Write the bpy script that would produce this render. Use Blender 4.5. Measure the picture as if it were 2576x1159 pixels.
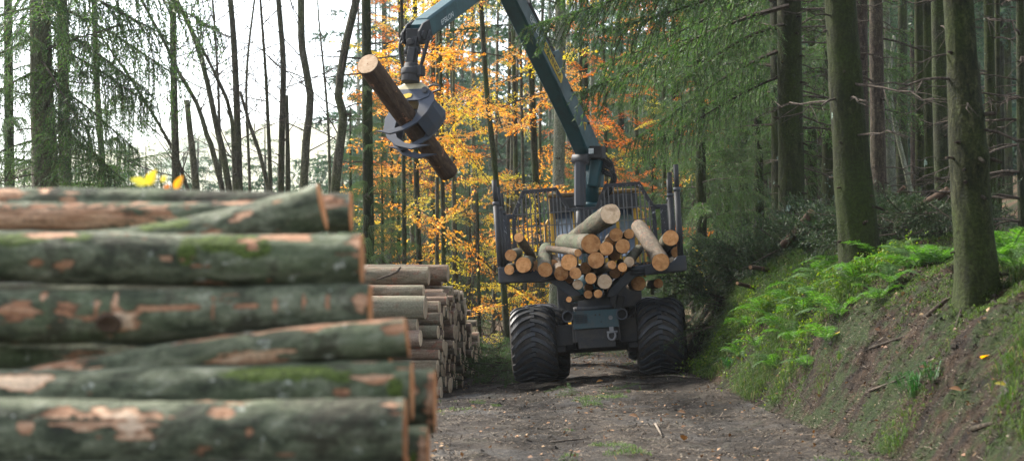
import bpy, math, random
import numpy as np
from mathutils import Vector, Matrix, Euler, noise as mnoise

for o in list(bpy.data.objects):
    bpy.data.objects.remove(o)
scene = bpy.context.scene
COL = scene.collection
R = math.radians
rnd = random.Random(11)

# ------------------------------------------------------------------ camera
F, HOR, CAMZ = 4440.0, 723.0, 1.6          # focal length and horizon in picture units of 2576 across
cam_d = bpy.data.cameras.new('camera')
cam_d.lens = 36.0 * F / 2576.0
cam_d.sensor_width = 36.0
cam_d.shift_y = (HOR - 579.5) / 2576.0
cam_d.clip_start = 0.1
cam_d.clip_end = 6000
cam_d.dof.use_dof = True
cam_d.dof.focus_distance = 30.0
cam_d.dof.aperture_fstop = 2.1
cam = bpy.data.objects.new('camera', cam_d)
cam.location = (0, 0, CAMZ)
cam.rotation_euler = (R(90), 0, 0)
COL.objects.link(cam)
scene.camera = cam

# ------------------------------------------------------------------ sky, sun, exposure
SUN_EL, SUN_AZ = 42.0, -56.0               # azimuth from +Y (away from the camera), negative = to the left
world = bpy.data.worlds.new('World')
scene.world = world
world.use_nodes = True
wn = world.node_tree
for n in list(wn.nodes):
    wn.nodes.remove(n)
w_out = wn.nodes.new('ShaderNodeOutputWorld')
w_bg = wn.nodes.new('ShaderNodeBackground')
w_sky = wn.nodes.new('ShaderNodeTexSky')
w_sky.sky_type = 'NISHITA'
w_sky.sun_disc = False
w_sky.sun_elevation = R(SUN_EL)
w_sky.sun_rotation = R(SUN_AZ)
w_sky.air_density = 1.0
w_sky.dust_density = 1.2
w_sky.ozone_density = 1.0
w_hsv = wn.nodes.new('ShaderNodeHueSaturation')
w_hsv.inputs['Saturation'].default_value = 0.40     # thin even cloud: a pale, nearly white sky
wn.links.new(w_sky.outputs[0], w_hsv.inputs['Color'])
wn.links.new(w_hsv.outputs[0], w_bg.inputs[0])
w_bg.inputs[1].default_value = 0.15
wn.links.new(w_bg.outputs[0], w_out.inputs[0])

sun_d = bpy.data.lights.new('sun', 'SUN')
sun_d.energy = 3.4
sun_d.angle = R(9)
sun_d.color = (1.0, 0.93, 0.82)
sun = bpy.data.objects.new('sun', sun_d)
az, el = R(SUN_AZ), R(SUN_EL)
sdir = Vector((math.sin(az) * math.cos(el), math.cos(az) * math.cos(el), math.sin(el)))
sun.rotation_euler = (-sdir).to_track_quat('-Z', 'Y').to_euler()
sun.location = sdir * 80
COL.objects.link(sun)

scene.view_settings.view_transform = 'Standard'
scene.view_settings.look = 'None'
scene.view_settings.gamma = 1.0
scene.view_settings.use_curve_mapping = False
scene.view_settings.exposure = 1.75
scene.render.engine = 'CYCLES'
cy = scene.cycles
cy.max_bounces = 6
cy.diffuse_bounces = 3
cy.glossy_bounces = 2
cy.transmission_bounces = 3
cy.volume_bounces = 1
cy.transparent_max_bounces = 4
cy.use_denoising = True
cy.sample_clamp_indirect = 6.0
cy.caustics_reflective = False
cy.caustics_refractive = False


# ------------------------------------------------------------------ helpers
def P(x, y, D):
    """a point seen at picture position x, y standing D metres away"""
    return Vector(((x - 1288.0) / F * D, D, CAMZ + (HOR - y) / F * D))


def smooth(a, b, x):
    t = min(1.0, max(0.0, (x - a) / (b - a)))
    return t * t * (3 - 2 * t)


def fbm(x, y, z=0.0, o=4):
    return mnoise.fractal(Vector((x, y, z)), 1.0, 2.0, o)


def link(o, parent=None):
    COL.objects.link(o)
    if parent is not None:
        o.parent = parent
    return o


def thing(o, label, cat, group=None):
    o['label'] = label
    o['category'] = cat
    if group:
        o['group'] = group
    return o


def struct(o):
    o['kind'] = 'structure'
    return o


def stuff(o, label=None, cat=None):
    o['kind'] = 'stuff'
    if label:
        o['label'] = label
    if cat:
        o['category'] = cat
    return o


def empty(name, loc=(0, 0, 0), parent=None):
    o = bpy.data.objects.new(name, None)
    o.location = loc
    o.empty_display_size = 0.2
    return link(o, parent)


def obj(name, mesh, parent=None, loc=None, rot=None, scale=None):
    o = bpy.data.objects.new(name, mesh)
    if loc is not None:
        o.location = loc
    if rot is not None:
        o.rotation_euler = rot
    if scale is not None:
        o.scale = scale
    return link(o, parent)


def bevel(o, w=0.01, seg=2):
    m = o.modifiers.new('edge', 'BEVEL')
    m.width = w
    m.segments = seg
    m.limit_method = 'ANGLE'
    m.angle_limit = R(35)
    return o


class MB:
    """collects shared-vertex faces; build() makes one mesh"""
    def __init__(self):
        self.v, self.f, self.m, self.s = [], [], [], []

    def add(self, vs, fs, mat=0, smooth=False):
        b = len(self.v)
        self.v += [tuple(p) for p in vs]
        for f in fs:
            self.f.append(tuple(b + i for i in f))
            self.m.append(mat)
            self.s.append(smooth)
        return b

    def box(self, c, size, rot=None, mat=0):
        hx, hy, hz = size[0] / 2, size[1] / 2, size[2] / 2
        vs = [Vector((sx * hx, sy * hy, sz * hz)) for sz in (-1, 1) for sy in (-1, 1) for sx in (-1, 1)]
        if rot is not None:
            vs = [rot @ p for p in vs]
        c = Vector(c)
        self.add([c + p for p in vs], [(0, 2, 3, 1), (4, 5, 7, 6), (0, 1, 5, 4), (2, 6, 7, 3), (0, 4, 6, 2), (1, 3, 7, 5)], mat)

    def tube(self, pts, rad, n=10, mat=0, caps=True, sm=True, dis=None):
        pts = [Vector(p) for p in pts]
        k = len(pts)
        if not hasattr(rad, '__len__'):
            rad = [rad] * k
        t = [(pts[min(i + 1, k - 1)] - pts[max(i - 1, 0)]).normalized() for i in range(k)]
        ref = Vector((0, 0, 1)) if abs(t[0].z) < 0.9 else Vector((1, 0, 0))
        u = t[0].cross(ref).normalized()
        vs = []
        for i in range(k):
            u = (u - t[i] * u.dot(t[i])).normalized()
            w = t[i].cross(u)
            for j in range(n):
                a = 2 * math.pi * j / n
                r = rad[i]
                if dis:
                    r *= 1 + dis(i, j, pts[i])
                vs.append(pts[i] + (u * math.cos(a) + w * math.sin(a)) * r)
        fs = [(i * n + j, i * n + (j + 1) % n, (i + 1) * n + (j + 1) % n, (i + 1) * n + j) for i in range(k - 1) for j in range(n)]
        b = self.add(vs, fs, mat, sm)
        if caps:
            self.f.append(tuple(b + j for j in reversed(range(n)))); self.m.append(mat); self.s.append(False)
            self.f.append(tuple(b + (k - 1) * n + j for j in range(n))); self.m.append(mat); self.s.append(False)
        return b

    def lathe_x(self, prof, n=40, mat=0, closed=True):
        """profile of (x, r) turned round the X axis"""
        k = len(prof)
        vs = []
        for j in range(n):
            a = 2 * math.pi * j / n
            for (x, r) in prof:
                vs.append((x, r * math.cos(a), r * math.sin(a)))
        fs = []
        for j in range(n):
            j2 = (j + 1) % n
            for i in range(k if closed else k - 1):
                i2 = (i + 1) % k
                fs.append((j * k + i, j2 * k + i, j2 * k + i2, j * k + i2))
        self.add(vs, fs, mat, True)

    def extrude(self, poly, frame, t, mat=0):
        """outline of (a, b) in the plane of frame (o, A, B, N), thickness t along N, centred"""
        o, A, B, N = frame
        n = len(poly)
        vs = [o + A * a + B * b - N * t / 2 for a, b in poly] + [o + A * a + B * b + N * t / 2 for a, b in poly]
        fs = [tuple(reversed(range(n))), tuple(range(n, 2 * n))] + [(i, (i + 1) % n, n + (i + 1) % n, n + i) for i in range(n)]
        self.add(vs, fs, mat)

    def xform(self, M):
        self.v = [tuple(M @ Vector(p)) for p in self.v]
        return self

    def mesh(self, name, mats):
        me = bpy.data.meshes.new(name)
        me.from_pydata(self.v, [], self.f)
        for m in (mats if isinstance(mats, (list, tuple)) else [mats]):
            me.materials.append(m)
        me.polygons.foreach_set('material_index', self.m)
        me.polygons.foreach_set('use_smooth', self.s)
        me.update()
        return me

    def build(self, name, mats, parent=None, loc=None, rot=None):
        return obj(name, self.mesh(name, mats), parent, loc, rot)


def soup_mesh(name, parts, mats):
    """parts: list of (array (N,k,3), material index); unconnected small faces"""
    V, LI, LS, MI, base, lo = [], [], [], [], 0, 0
    for arr, mi in parts:
        if len(arr) == 0:
            continue
        n, k, _ = arr.shape
        V.append(arr.reshape(-1, 3))
        LI.append(np.arange(base, base + n * k))
        LS.append(lo + np.arange(n) * k)
        MI.append(np.full(n, mi))
        base += n * k
        lo += n * k
    V = np.concatenate(V).astype(np.float32)
    LI = np.concatenate(LI).astype(np.int32)
    LS = np.concatenate(LS).astype(np.int32)
    MI = np.concatenate(MI).astype(np.int32)
    me = bpy.data.meshes.new(name)
    me.vertices.add(len(V))
    me.vertices.foreach_set('co', V.ravel())
    me.loops.add(len(LI))
    me.loops.foreach_set('vertex_index', LI)
    me.polygons.add(len(LS))
    me.polygons.foreach_set('loop_start', LS)
    me.polygons.foreach_set('material_index', MI)
    me.update(calc_edges=True)
    for m in mats:
        me.materials.append(m)
    return me


def nrm(a):
    return a / np.maximum(1e-9, np.linalg.norm(a, axis=-1, keepdims=True))


def tube_soup(pts, rad, n=4):
    """thin tube as loose quads (K,4,3)"""
    pts = np.asarray(pts, float)
    rad = np.asarray(rad, float)
    k = len(pts)
    t = nrm(np.gradient(pts, axis=0))
    ref = np.array([0.31, 0.17, 0.93])
    u = nrm(np.cross(t, ref))
    w = np.cross(t, u)
    a = np.arange(n) * 2 * np.pi / n
    ring = pts[:, None, :] + rad[:, None, None] * (u[:, None, :] * np.cos(a)[None, :, None] + w[:, None, :] * np.sin(a)[None, :, None])
    r2 = np.roll(ring, -1, axis=1)
    return np.stack([ring[:-1], r2[:-1], r2[1:], ring[1:]], axis=2).reshape(-1, 4, 3)


def rotz(a):
    c, s = math.cos(a), math.sin(a)
    return np.array([[c, -s, 0], [s, c, 0], [0, 0, 1.0]])


def roty(a):
    c, s = math.cos(a), math.sin(a)
    return np.array([[c, 0, s], [0, 1, 0], [-s, 0, c]])


def rotx(a):
    c, s = math.cos(a), math.sin(a)
    return np.array([[1, 0, 0], [0, c, -s], [0, s, c]])


def along(A, B):
    """matrix with local X from A towards B"""
    q = (Vector(B) - Vector(A)).to_track_quat('X', 'Z')
    return Matrix.Translation(A) @ q.to_matrix().to_4x4()


# ------------------------------------------------------------------ materials
class Mat:
    def __init__(self, name, rough=0.8, spec=0.3, metal=0.0):
        self.m = bpy.data.materials.new(name)
        self.m.use_nodes = True
        self.nt = self.m.node_tree
        self.b = self.nt.nodes['Principled BSDF']
        self.out = self.nt.nodes['Material Output']
        self.b.inputs['Roughness'].default_value = rough
        self.b.inputs['Specular IOR Level'].default_value = spec
        self.b.inputs['Metallic'].default_value = metal

    def n(self, t, **kw):
        x = self.nt.nodes.new(t)
        for k, v in kw.items():
            setattr(x, k, v)
        return x

    def l(self, a, b):
        self.nt.links.new(a, b)
        return self

    def coords(self, kind='Object', scale=(1, 1, 1), rand=0.0):
        c = self.n('ShaderNodeTexCoord').outputs[kind]
        mp = self.n('ShaderNodeMapping')
        mp.inputs['Scale'].default_value = scale
        self.l(c, mp.inputs['Vector'])
        if rand:
            oi = self.n('ShaderNodeObjectInfo')
            mu = self.n('ShaderNodeMath', operation='MULTIPLY')
            mu.inputs[1].default_value = rand
            self.l(oi.outputs['Random'], mu.inputs[0])
            self.l(mu.outputs[0], mp.inputs['Location'])
        return mp.outputs[0]

    def noise(self, vec, scale, detail=4, rough=0.6, dist=0.0):
        x = self.n('ShaderNodeTexNoise')
        x.inputs['Scale'].default_value = scale
        x.inputs['Detail'].default_value = detail
        x.inputs['Roughness'].default_value = rough
        x.inputs['Distortion'].default_value = dist
        self.l(vec, x.inputs['Vector'])
        return x.outputs['Fac']

    def ramp(self, fac, stops):
        x = self.n('ShaderNodeValToRGB')
        e = x.color_ramp.elements
        e[0].position, e[0].color = stops[0][0], (*stops[0][1], 1)
        e[1].position, e[1].color = stops[-1][0], (*stops[-1][1], 1)
        for p, c in stops[1:-1]:
            q = e.new(p)
            q.color = (*c, 1)
        self.l(fac, x.inputs[0])
        return x.outputs[0]

    def step(self, fac, a, b):
        x = self.n('ShaderNodeMapRange')
        x.inputs[1].default_value = a
        x.inputs[2].default_value = b
        self.l(fac, x.inputs[0])
        return x.outputs[0]

    def mix(self, fac, a, b, mode='MIX'):
        x = self.n('ShaderNodeMix', data_type='RGBA', blend_type=mode)
        for s, v in ((0, fac), (6, a), (7, b)):
            if isinstance(v, (int, float)):
                x.inputs[s].default_value = v
            elif isinstance(v, tuple):
                x.inputs[s].default_value = (*v, 1)
            else:
                self.l(v, x.inputs[s])
        return x.outputs[2]

    def math(self, op, a, b=0.0):
        x = self.n('ShaderNodeMath', operation=op)
        for s, v in ((0, a), (1, b)):
            if isinstance(v, (int, float)):
                x.inputs[s].default_value = v
            else:
                self.l(v, x.inputs[s])
        return x.outputs[0]

    def attr(self, name):
        return self.n('ShaderNodeAttribute', attribute_name=name).outputs['Fac']

    def color(self, c):
        if isinstance(c, tuple):
            self.b.inputs['Base Color'].default_value = (*c, 1)
        else:
            self.l(c, self.b.inputs['Base Color'])
        return self

    def bump(self, h, strength=0.5, dist=0.02):
        x = self.n('ShaderNodeBump')
        x.inputs['Strength'].default_value = strength
        x.inputs['Distance'].default_value = dist
        self.l(h, x.inputs['Height'])
        self.l(x.outputs[0], self.b.inputs['Normal'])
        return self

    def island(self):
        return self.n('ShaderNodeNewGeometry').outputs['Random Per Island']

    def objrand(self):
        return self.n('ShaderNodeObjectInfo').outputs['Random']

    def leafy(self, col, amount=0.4, sat=1.3):
        """thin leaf: part of the light passes through"""
        tr = self.n('ShaderNodeBsdfTranslucent')
        hs = self.n('ShaderNodeHueSaturation')
        hs.inputs['Saturation'].default_value = sat
        hs.inputs['Value'].default_value = 1.4
        self.l(col, hs.inputs['Color'])
        self.l(hs.outputs[0], tr.inputs['Color'])
        mx = self.n('ShaderNodeMixShader')
        mx.inputs[0].default_value = amount
        self.color(col)
        self.l(self.b.outputs[0], mx.inputs[1])
        self.l(tr.outputs[0], mx.inputs[2])
        self.l(mx.outputs[0], self.out.inputs['Surface'])
        return self


M = {}


def m_ground(kind):
    a = Mat(kind, 0.9, 0.2)
    v = a.coords('Object')
    big = a.noise(v, 0.55, 5, 0.6)
    mid = a.noise(v, 3.1, 6, 0.65, 0.4)
    fine = a.noise(v, 26, 6, 0.75)
    grain = a.noise(v, 90, 3, 0.7)
    vs = a.coords('Object', (9, 2.2, 6))
    streak = a.noise(vs, 4, 5, 0.7)
    if kind == 'road_soil':
        c = a.ramp(mid, [(0.32, (0.017, 0.013, 0.010)), (0.5, (0.056, 0.045, 0.035)), (0.7, (0.122, 0.104, 0.083))])
        c = a.mix(a.step(big, 0.5, 0.66), c, (0.112, 0.106, 0.099))
        c = a.mix(a.math('MULTIPLY', a.step(a.noise(v, 1.7, 5, 0.7), 0.56, 0.70), 0.4), c, (0.065, 0.075, 0.040))
        c = a.mix(a.step(a.noise(v, 1.1, 4, 0.6, 0.6), 0.6, 0.72), c, (0.033, 0.026, 0.022))
        sp = a.n('ShaderNodeSeparateXYZ')
        a.l(v, sp.inputs[0])
        wob = a.math('MULTIPLY', a.math('SUBTRACT', a.noise(v, 0.9, 4, 0.6), 0.5), 0.9)
        for cx in (0.42, 2.45):
            dx = a.math('ABSOLUTE', a.math('ADD', a.math('SUBTRACT', sp.outputs[0], cx), wob))
            c = a.mix(a.math('MULTIPLY', a.step(dx, 0.50, 0.15), 0.55), c, (0.030, 0.025, 0.020))
    elif kind == 'bank_soil':
        c = a.ramp(mid, [(0.32, (0.007, 0.0045, 0.003)), (0.52, (0.030, 0.018, 0.010)), (0.72, (0.078, 0.050, 0.030))])
        c = a.mix(a.math('MULTIPLY', a.step(a.noise(v, 1.3, 6, 0.75), 0.47, 0.56), 0.8), c, (0.024, 0.046, 0.009))
        c = a.mix(a.step(a.noise(v, 2.1, 6, 0.75), 0.64, 0.70), c, (0.13, 0.12, 0.115))
    else:
        c = a.ramp(mid, [(0.3, (0.045, 0.030, 0.018)), (0.5, (0.105, 0.066, 0.038)), (0.7, (0.165, 0.102, 0.05))])
        c = a.mix(a.step(big, 0.5, 0.62), c, (0.062, 0.080, 0.032))
        c = a.mix(a.step(a.noise(v, 7.0, 4, 0.8), 0.6, 0.68), c, (0.26, 0.12, 0.035))
    c = a.mix(0.75, c, a.ramp(fine, [(0.32, (0.22, 0.21, 0.20)), (0.5, (1, 1, 1)), (0.68, (1.9, 1.8, 1.7))]), 'MULTIPLY')
    c = a.mix(0.6, c, a.ramp(grain, [(0.36, (0.35, 0.35, 0.35)), (0.58, (1.1, 1.1, 1.1)), (0.70, (1.9, 1.8, 1.7))]), 'MULTIPLY')
    a.color(c)
    h = a.math('ADD', a.math('MULTIPLY', mid, 1.0), a.math('ADD', a.math('MULTIPLY', fine, 0.6), a.math('MULTIPLY', grain, 0.2)))
    a.bump(h, 1.0, 0.09)
    return a.m


for k in ('road_soil', 'bank_soil', 'forest_floor'):
    M[k] = m_ground(k)

a = Mat('meadow_hill', 0.95, 0.1)
v = a.coords('Object')
c = a.ramp(a.noise(v, 0.02, 6, 0.7), [(0.4, (0.34, 0.34, 0.24)), (0.5, (0.38, 0.37, 0.28)), (0.56, (0.20, 0.23, 0.17)), (0.66, (0.15, 0.18, 0.13))])  # meadow and wood tones paled to stand in for distance haze
a.color(c)
M['hill'] = a.m


def m_bark(name, stops, green=None, gamt=0.6, lichen=False, vscale=(5, 5, 1.6), bumpd=0.02, objv=0.25):
    a = Mat(name, 0.88, 0.2)
    v = a.coords('Object', vscale, 37.0)
    v2 = a.coords('Object', (1, 1, 1), 37.0)
    n1 = a.noise(v, 3.2, 7, 0.7, 0.5)
    n2 = a.noise(v2, 1.1, 5, 0.65)
    n3 = a.noise(v2, 34, 4, 0.7)
    c = a.ramp(n1, stops)
    if green:
        c = a.mix(a.math('MULTIPLY', a.step(n2, 0.40, 0.62), gamt), c, green)
        c = a.mix(a.math('MULTIPLY', a.step(a.math('ADD', a.attr('moss'), a.math('SUBTRACT', n3, 0.5)), 0.35, 0.75), 0.85), c, (0.045, 0.085, 0.010))
    if lichen:
        c = a.mix(a.step(a.noise(v2, 2.3, 3, 0.5), 0.69, 0.72), c, (0.19, 0.26, 0.22))
    c = a.mix(0.55, c, a.ramp(n3, [(0.36, (0.3, 0.3, 0.3)), (0.5, (1, 1, 1)), (0.64, (2.0, 2.0, 1.9))]), 'MULTIPLY')
    vr = a.n('ShaderNodeMapRange')
    vr.inputs[3].default_value = 1 - objv
    vr.inputs[4].default_value = 1 + objv
    a.l(a.objrand(), vr.inputs[0])
    hs = a.n('ShaderNodeHueSaturation')
    a.l(vr.outputs[0], hs.inputs['Value'])
    a.l(c, hs.inputs['Color'])
    a.color(hs.outputs[0])
    a.bump(a.math('ADD', n1, a.math('MULTIPLY', n3, 0.6)), 1.0, bumpd * 1.6)
    return a.m


M['bark_spruce'] = m_bark('bark_spruce', [(0.34, (0.003, 0.0035, 0.0015)), (0.5, (0.014, 0.016, 0.005)), (0.66, (0.038, 0.040, 0.016))], (0.021, 0.032, 0.004), 0.9, True)
M['bark_brown'] = m_bark('bark_brown', [(0.34, (0.011, 0.008, 0.006)), (0.5, (0.038, 0.027, 0.021)), (0.66, (0.08, 0.060, 0.046))], (0.026, 0.030, 0.011), 0.35)
M['bark_mossy'] = m_bark('bark_mossy', [(0.34, (0.008, 0.008, 0.005)), (0.5, (0.026, 0.027, 0.016)), (0.66, (0.055, 0.056, 0.035))], (0.030, 0.044, 0.010), 0.85)
M['bark_hazed'] = m_bark('bark_hazed', [(0.34, (0.022, 0.020, 0.014)), (0.5, (0.068, 0.062, 0.045)), (0.66, (0.13, 0.12, 0.092))], (0.058, 0.072, 0.026), 0.6)  # bark lightened so that its colour carries haze and glare
M['bark_grey'] = m_bark('bark_grey', [(0.3, (0.080, 0.082, 0.066)), (0.5, (0.16, 0.165, 0.13)), (0.72, (0.24, 0.24, 0.20))], (0.11, 0.135, 0.07), 0.6)
M['twig'] = m_bark('twig', [(0.3, (0.025, 0.019, 0.015)), (0.5, (0.060, 0.047, 0.037)), (0.72, (0.10, 0.082, 0.066))])
M['twig_pale'] = m_bark('twig_pale', [(0.3, (0.08, 0.065, 0.05)), (0.5, (0.17, 0.14, 0.11)), (0.72, (0.27, 0.23, 0.19))])
M['root'] = M['bark_brown']

# spruce log bark: flaky, grey green to red brown, with peeled strips
a = Mat('bark_spruce_log', 0.85, 0.2)
v = a.coords('Object', (1.0, 6, 6), 53.0)
vi = a.coords('Object', (1, 1, 1), 53.0)
n1 = a.noise(v, 2.6, 6, 0.7, 0.4)
n2 = a.noise(vi, 5.5, 5, 0.65, 0.4)
n3 = a.noise(vi, 40, 4, 0.75)
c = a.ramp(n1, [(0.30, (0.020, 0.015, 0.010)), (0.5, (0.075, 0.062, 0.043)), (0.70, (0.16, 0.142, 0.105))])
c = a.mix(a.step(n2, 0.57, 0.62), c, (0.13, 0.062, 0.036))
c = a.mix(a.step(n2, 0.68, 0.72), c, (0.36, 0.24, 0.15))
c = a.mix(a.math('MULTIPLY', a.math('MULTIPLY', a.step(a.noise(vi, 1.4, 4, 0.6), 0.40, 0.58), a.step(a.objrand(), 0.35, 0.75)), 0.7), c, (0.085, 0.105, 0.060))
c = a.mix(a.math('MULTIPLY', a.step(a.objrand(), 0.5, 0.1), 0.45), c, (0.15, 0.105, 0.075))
c = a.mix(0.6, c, a.ramp(n3, [(0.3, (0.45, 0.45, 0.45)), (0.5, (1, 1, 1)), (0.72, (1.6, 1.6, 1.55))]), 'MULTIPLY')
a.color(c)
a.bump(a.math('ADD', a.math('ADD', n1, a.math('MULTIPLY', n2, 0.7)), a.math('MULTIPLY', n3, 0.35)), 0.9, 0.015)
M['bark_log'] = a.m

# spruce log bark: flaky, grey green to red brown, with peeled strips
a = Mat('bark_stack_log', 0.85, 0.2)
v = a.coords('Object', (1.0, 6, 6), 53.0)
vi = a.coords('Object', (1, 1, 1), 53.0)
n1 = a.noise(v, 2.6, 6, 0.7, 0.4)
n2 = a.noise(vi, 5.5, 5, 0.65, 0.4)
n3 = a.noise(vi, 40, 4, 0.75)
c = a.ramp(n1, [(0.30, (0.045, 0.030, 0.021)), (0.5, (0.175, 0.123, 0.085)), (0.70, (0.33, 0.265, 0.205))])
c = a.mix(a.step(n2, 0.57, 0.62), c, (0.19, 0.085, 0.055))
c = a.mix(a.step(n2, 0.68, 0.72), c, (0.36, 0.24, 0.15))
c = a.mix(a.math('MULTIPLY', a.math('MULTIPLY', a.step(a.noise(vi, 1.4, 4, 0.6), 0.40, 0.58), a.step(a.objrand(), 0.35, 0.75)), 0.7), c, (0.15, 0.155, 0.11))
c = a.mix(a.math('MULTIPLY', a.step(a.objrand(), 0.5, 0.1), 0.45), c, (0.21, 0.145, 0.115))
c = a.mix(0.6, c, a.ramp(n3, [(0.3, (0.45, 0.45, 0.45)), (0.5, (1, 1, 1)), (0.72, (1.6, 1.6, 1.55))]), 'MULTIPLY')
a.color(c)
a.bump(a.math('ADD', a.math('ADD', n1, a.math('MULTIPLY', n2, 0.7)), a.math('MULTIPLY', n3, 0.35)), 0.9, 0.015)
M['bark_stack'] = a.m

# held log: dark brown bark, bits torn off
a = Mat('bark_dark_log', 0.85, 0.2)
v = a.coords('Object', (1.2, 5, 5))
vi = a.coords('Object')
n1 = a.noise(v, 3.2, 6, 0.7, 0.4)
n2 = a.noise(vi, 4.2, 6, 0.7, 0.8)
c = a.ramp(n1, [(0.3, (0.028, 0.018, 0.012)), (0.55, (0.075, 0.048, 0.032)), (0.75, (0.12, 0.082, 0.058))])
c = a.mix(a.step(n2, 0.62, 0.65), c, (0.25, 0.115, 0.06))
c = a.mix(a.step(n2, 0.68, 0.71), c, (0.52, 0.36, 0.24))
a.color(c)
a.bump(a.math('ADD', n1, n2), 0.9, 0.02)
M['bark_dark_log'] = a.m

# beech log bark with attributes peel (0..1 bare wood, above 1 pale) and moss
a = Mat('bark_beech_log', 0.8, 0.25)
vi = a.coords('Object', (1, 1, 1), 53.0)
v = a.coords('Object', (1, 2.5, 2.5), 53.0)
n1 = a.noise(v, 5.0, 8, 0.72, 0.5)
n2 = a.noise(vi, 16, 6, 0.75)
n3 = a.noise(vi, 70, 4, 0.75)
c = a.ramp(n1, [(0.34, (0.016, 0.019, 0.013)), (0.45, (0.070, 0.084, 0.052)), (0.55, (0.152, 0.168, 0.110)), (0.68, (0.33, 0.34, 0.26))])
c = a.mix(a.math('MULTIPLY', a.step(a.noise(vi, 1.6, 5, 0.65), 0.48, 0.66), 0.55), c, (0.095, 0.130, 0.062))
c = a.mix(a.math('MULTIPLY', a.step(a.noise(vi, 2.6, 6, 0.75, 0.5), 0.52, 0.62), 0.75), c, (0.040, 0.034, 0.024))
c = a.mix(a.step(a.noise(vi, 11, 4, 0.7), 0.63, 0.68), c, (0.36, 0.38, 0.33))
mo = a.step(a.math('ADD', a.attr('moss'), a.math('MULTIPLY', a.math('SUBTRACT', n2, 0.5), 1.2)), 0.35, 0.7)
c = a.mix(mo, c, a.ramp(n3, [(0.3, (0.030, 0.045, 0.008)), (0.7, (0.11, 0.16, 0.03))]))
vst = a.coords('Object', (0.35, 3, 3), 53.0)
nst = a.noise(vst, 9, 6, 0.75, 0.4)
pl = a.math('ADD', a.attr('peel'), a.math('ADD', a.math('MULTIPLY', a.math('SUBTRACT', n2, 0.5), 0.9), a.math('MULTIPLY', a.math('SUBTRACT', nst, 0.55), 1.7)))
wood = a.ramp(a.noise(vst, 7, 6, 0.75), [(0.3, (0.12, 0.056, 0.032)), (0.45, (0.36, 0.180, 0.100)), (0.62, (0.58, 0.37, 0.24))])
wood = a.mix(a.step(pl, 1.15, 1.7), wood, (0.70, 0.52, 0.37))
edge = a.step(pl, 0.22, 0.50)
c = a.mix(edge, c, (0.11, 0.050, 0.028))
c = a.mix(a.step(pl, 0.38, 0.78), c, wood)
c = a.mix(0.5, c, a.ramp(n3, [(0.36, (0.45, 0.45, 0.45)), (0.5, (1, 1, 1)), (0.66, (1.6, 1.6, 1.5))]), 'MULTIPLY')
a.color(c)
a.bump(a.math('ADD', n1, a.math('MULTIPLY', n2, 0.7)), 1.0, 0.03)
M['bark_beech_log'] = a.m


def m_cut(name, c0, c1, c2, var=0.25):
    a = Mat(name, 0.85, 0.15)
    co = a.n('ShaderNodeTexCoord').outputs['Object']
    sp = a.n('ShaderNodeSeparateXYZ')
    a.l(co, sp.inputs[0])
    v = a.coords('Object', (1, 1, 1), 20)
    rr = a.math('SQRT', a.math('ADD', a.math('MULTIPLY', sp.outputs[1], sp.outputs[1]), a.math('MULTIPLY', sp.outputs[2], sp.outputs[2])))
    rr = a.math('ADD', rr, a.math('MULTIPLY', a.noise(v, 9, 3, 0.5), 0.025))
    ring = a.math('SINE', a.math('MULTIPLY', rr, 480))
    n = a.noise(v, 12, 5, 0.7)
    saw = a.noise(a.coords('Object', (1, 3, 40), 20), 4, 3, 0.6)
    c = a.ramp(n, [(0.3, c0), (0.5, c1), (0.72, c2)])
    c = a.mix(a.math('MULTIPLY', a.step(ring, 0.1, 1.0), 0.35), c, c0)
    c = a.mix(a.math('MULTIPLY', a.step(saw, 0.5, 0.62), 0.35), c, c0)
    c = a.mix(a.math('MULTIPLY', a.step(a.noise(v, 4.5, 4, 0.6), 0.55, 0.66), 0.6), c, (c0[0] * 0.55, c0[1] * 0.5, c0[2] * 0.5))
    c = a.mix(a.step(rr, 0.02, 0.012), c, (c0[0] * 0.5, c0[1] * 0.4, c0[2] * 0.35))
    hs = a.n('ShaderNodeHueSaturation')
    vr = a.n('ShaderNodeMapRange')
    vr.inputs[3].default_value = 1 - var
    vr.inputs[4].default_value = 1 + var
    a.l(a.objrand(), vr.inputs[0])
    a.l(vr.outputs[0], hs.inputs['Value'])
    a.l(c, hs.inputs['Color'])
    a.color(hs.outputs[0])
    a.bump(a.math('ADD', saw, n), 0.5, 0.008)
    return a.m


M['cut_orange'] = m_cut('cut_orange', (0.36, 0.15, 0.055), (0.54, 0.265, 0.105), (0.66, 0.37, 0.17))
M['cut_pale'] = m_cut('cut_pale', (0.42, 0.27, 0.16), (0.58, 0.42, 0.28), (0.68, 0.53, 0.38))
M['cut_grey'] = m_cut('cut_grey', (0.58, 0.42, 0.28), (0.78, 0.62, 0.45), (0.86, 0.73, 0.56))
M['cut_dark'] = m_cut('cut_dark', (0.10, 0.055, 0.03), (0.17, 0.10, 0.055), (0.24, 0.15, 0.085))
M['cut_beech'] = m_cut('cut_beech', (0.36, 0.13, 0.045), (0.50, 0.22, 0.09), (0.60, 0.34, 0.18))


def m_leaf(name, stops, amt=0.4, rough=0.55, patch=0.0, patch_c=None, pscale=0.5):
    a = Mat(name, rough, 0.3)
    c = a.ramp(a.island(), stops)
    if patch_c:
        v = a.coords('Object', (1, 1, 1), 30)
        c = a.mix(a.math('MULTIPLY', a.step(a.noise(v, pscale, 3, 0.6), 0.42, 0.62), patch), c, patch_c)
    a.leafy(c, amt)
    return a.m


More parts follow.
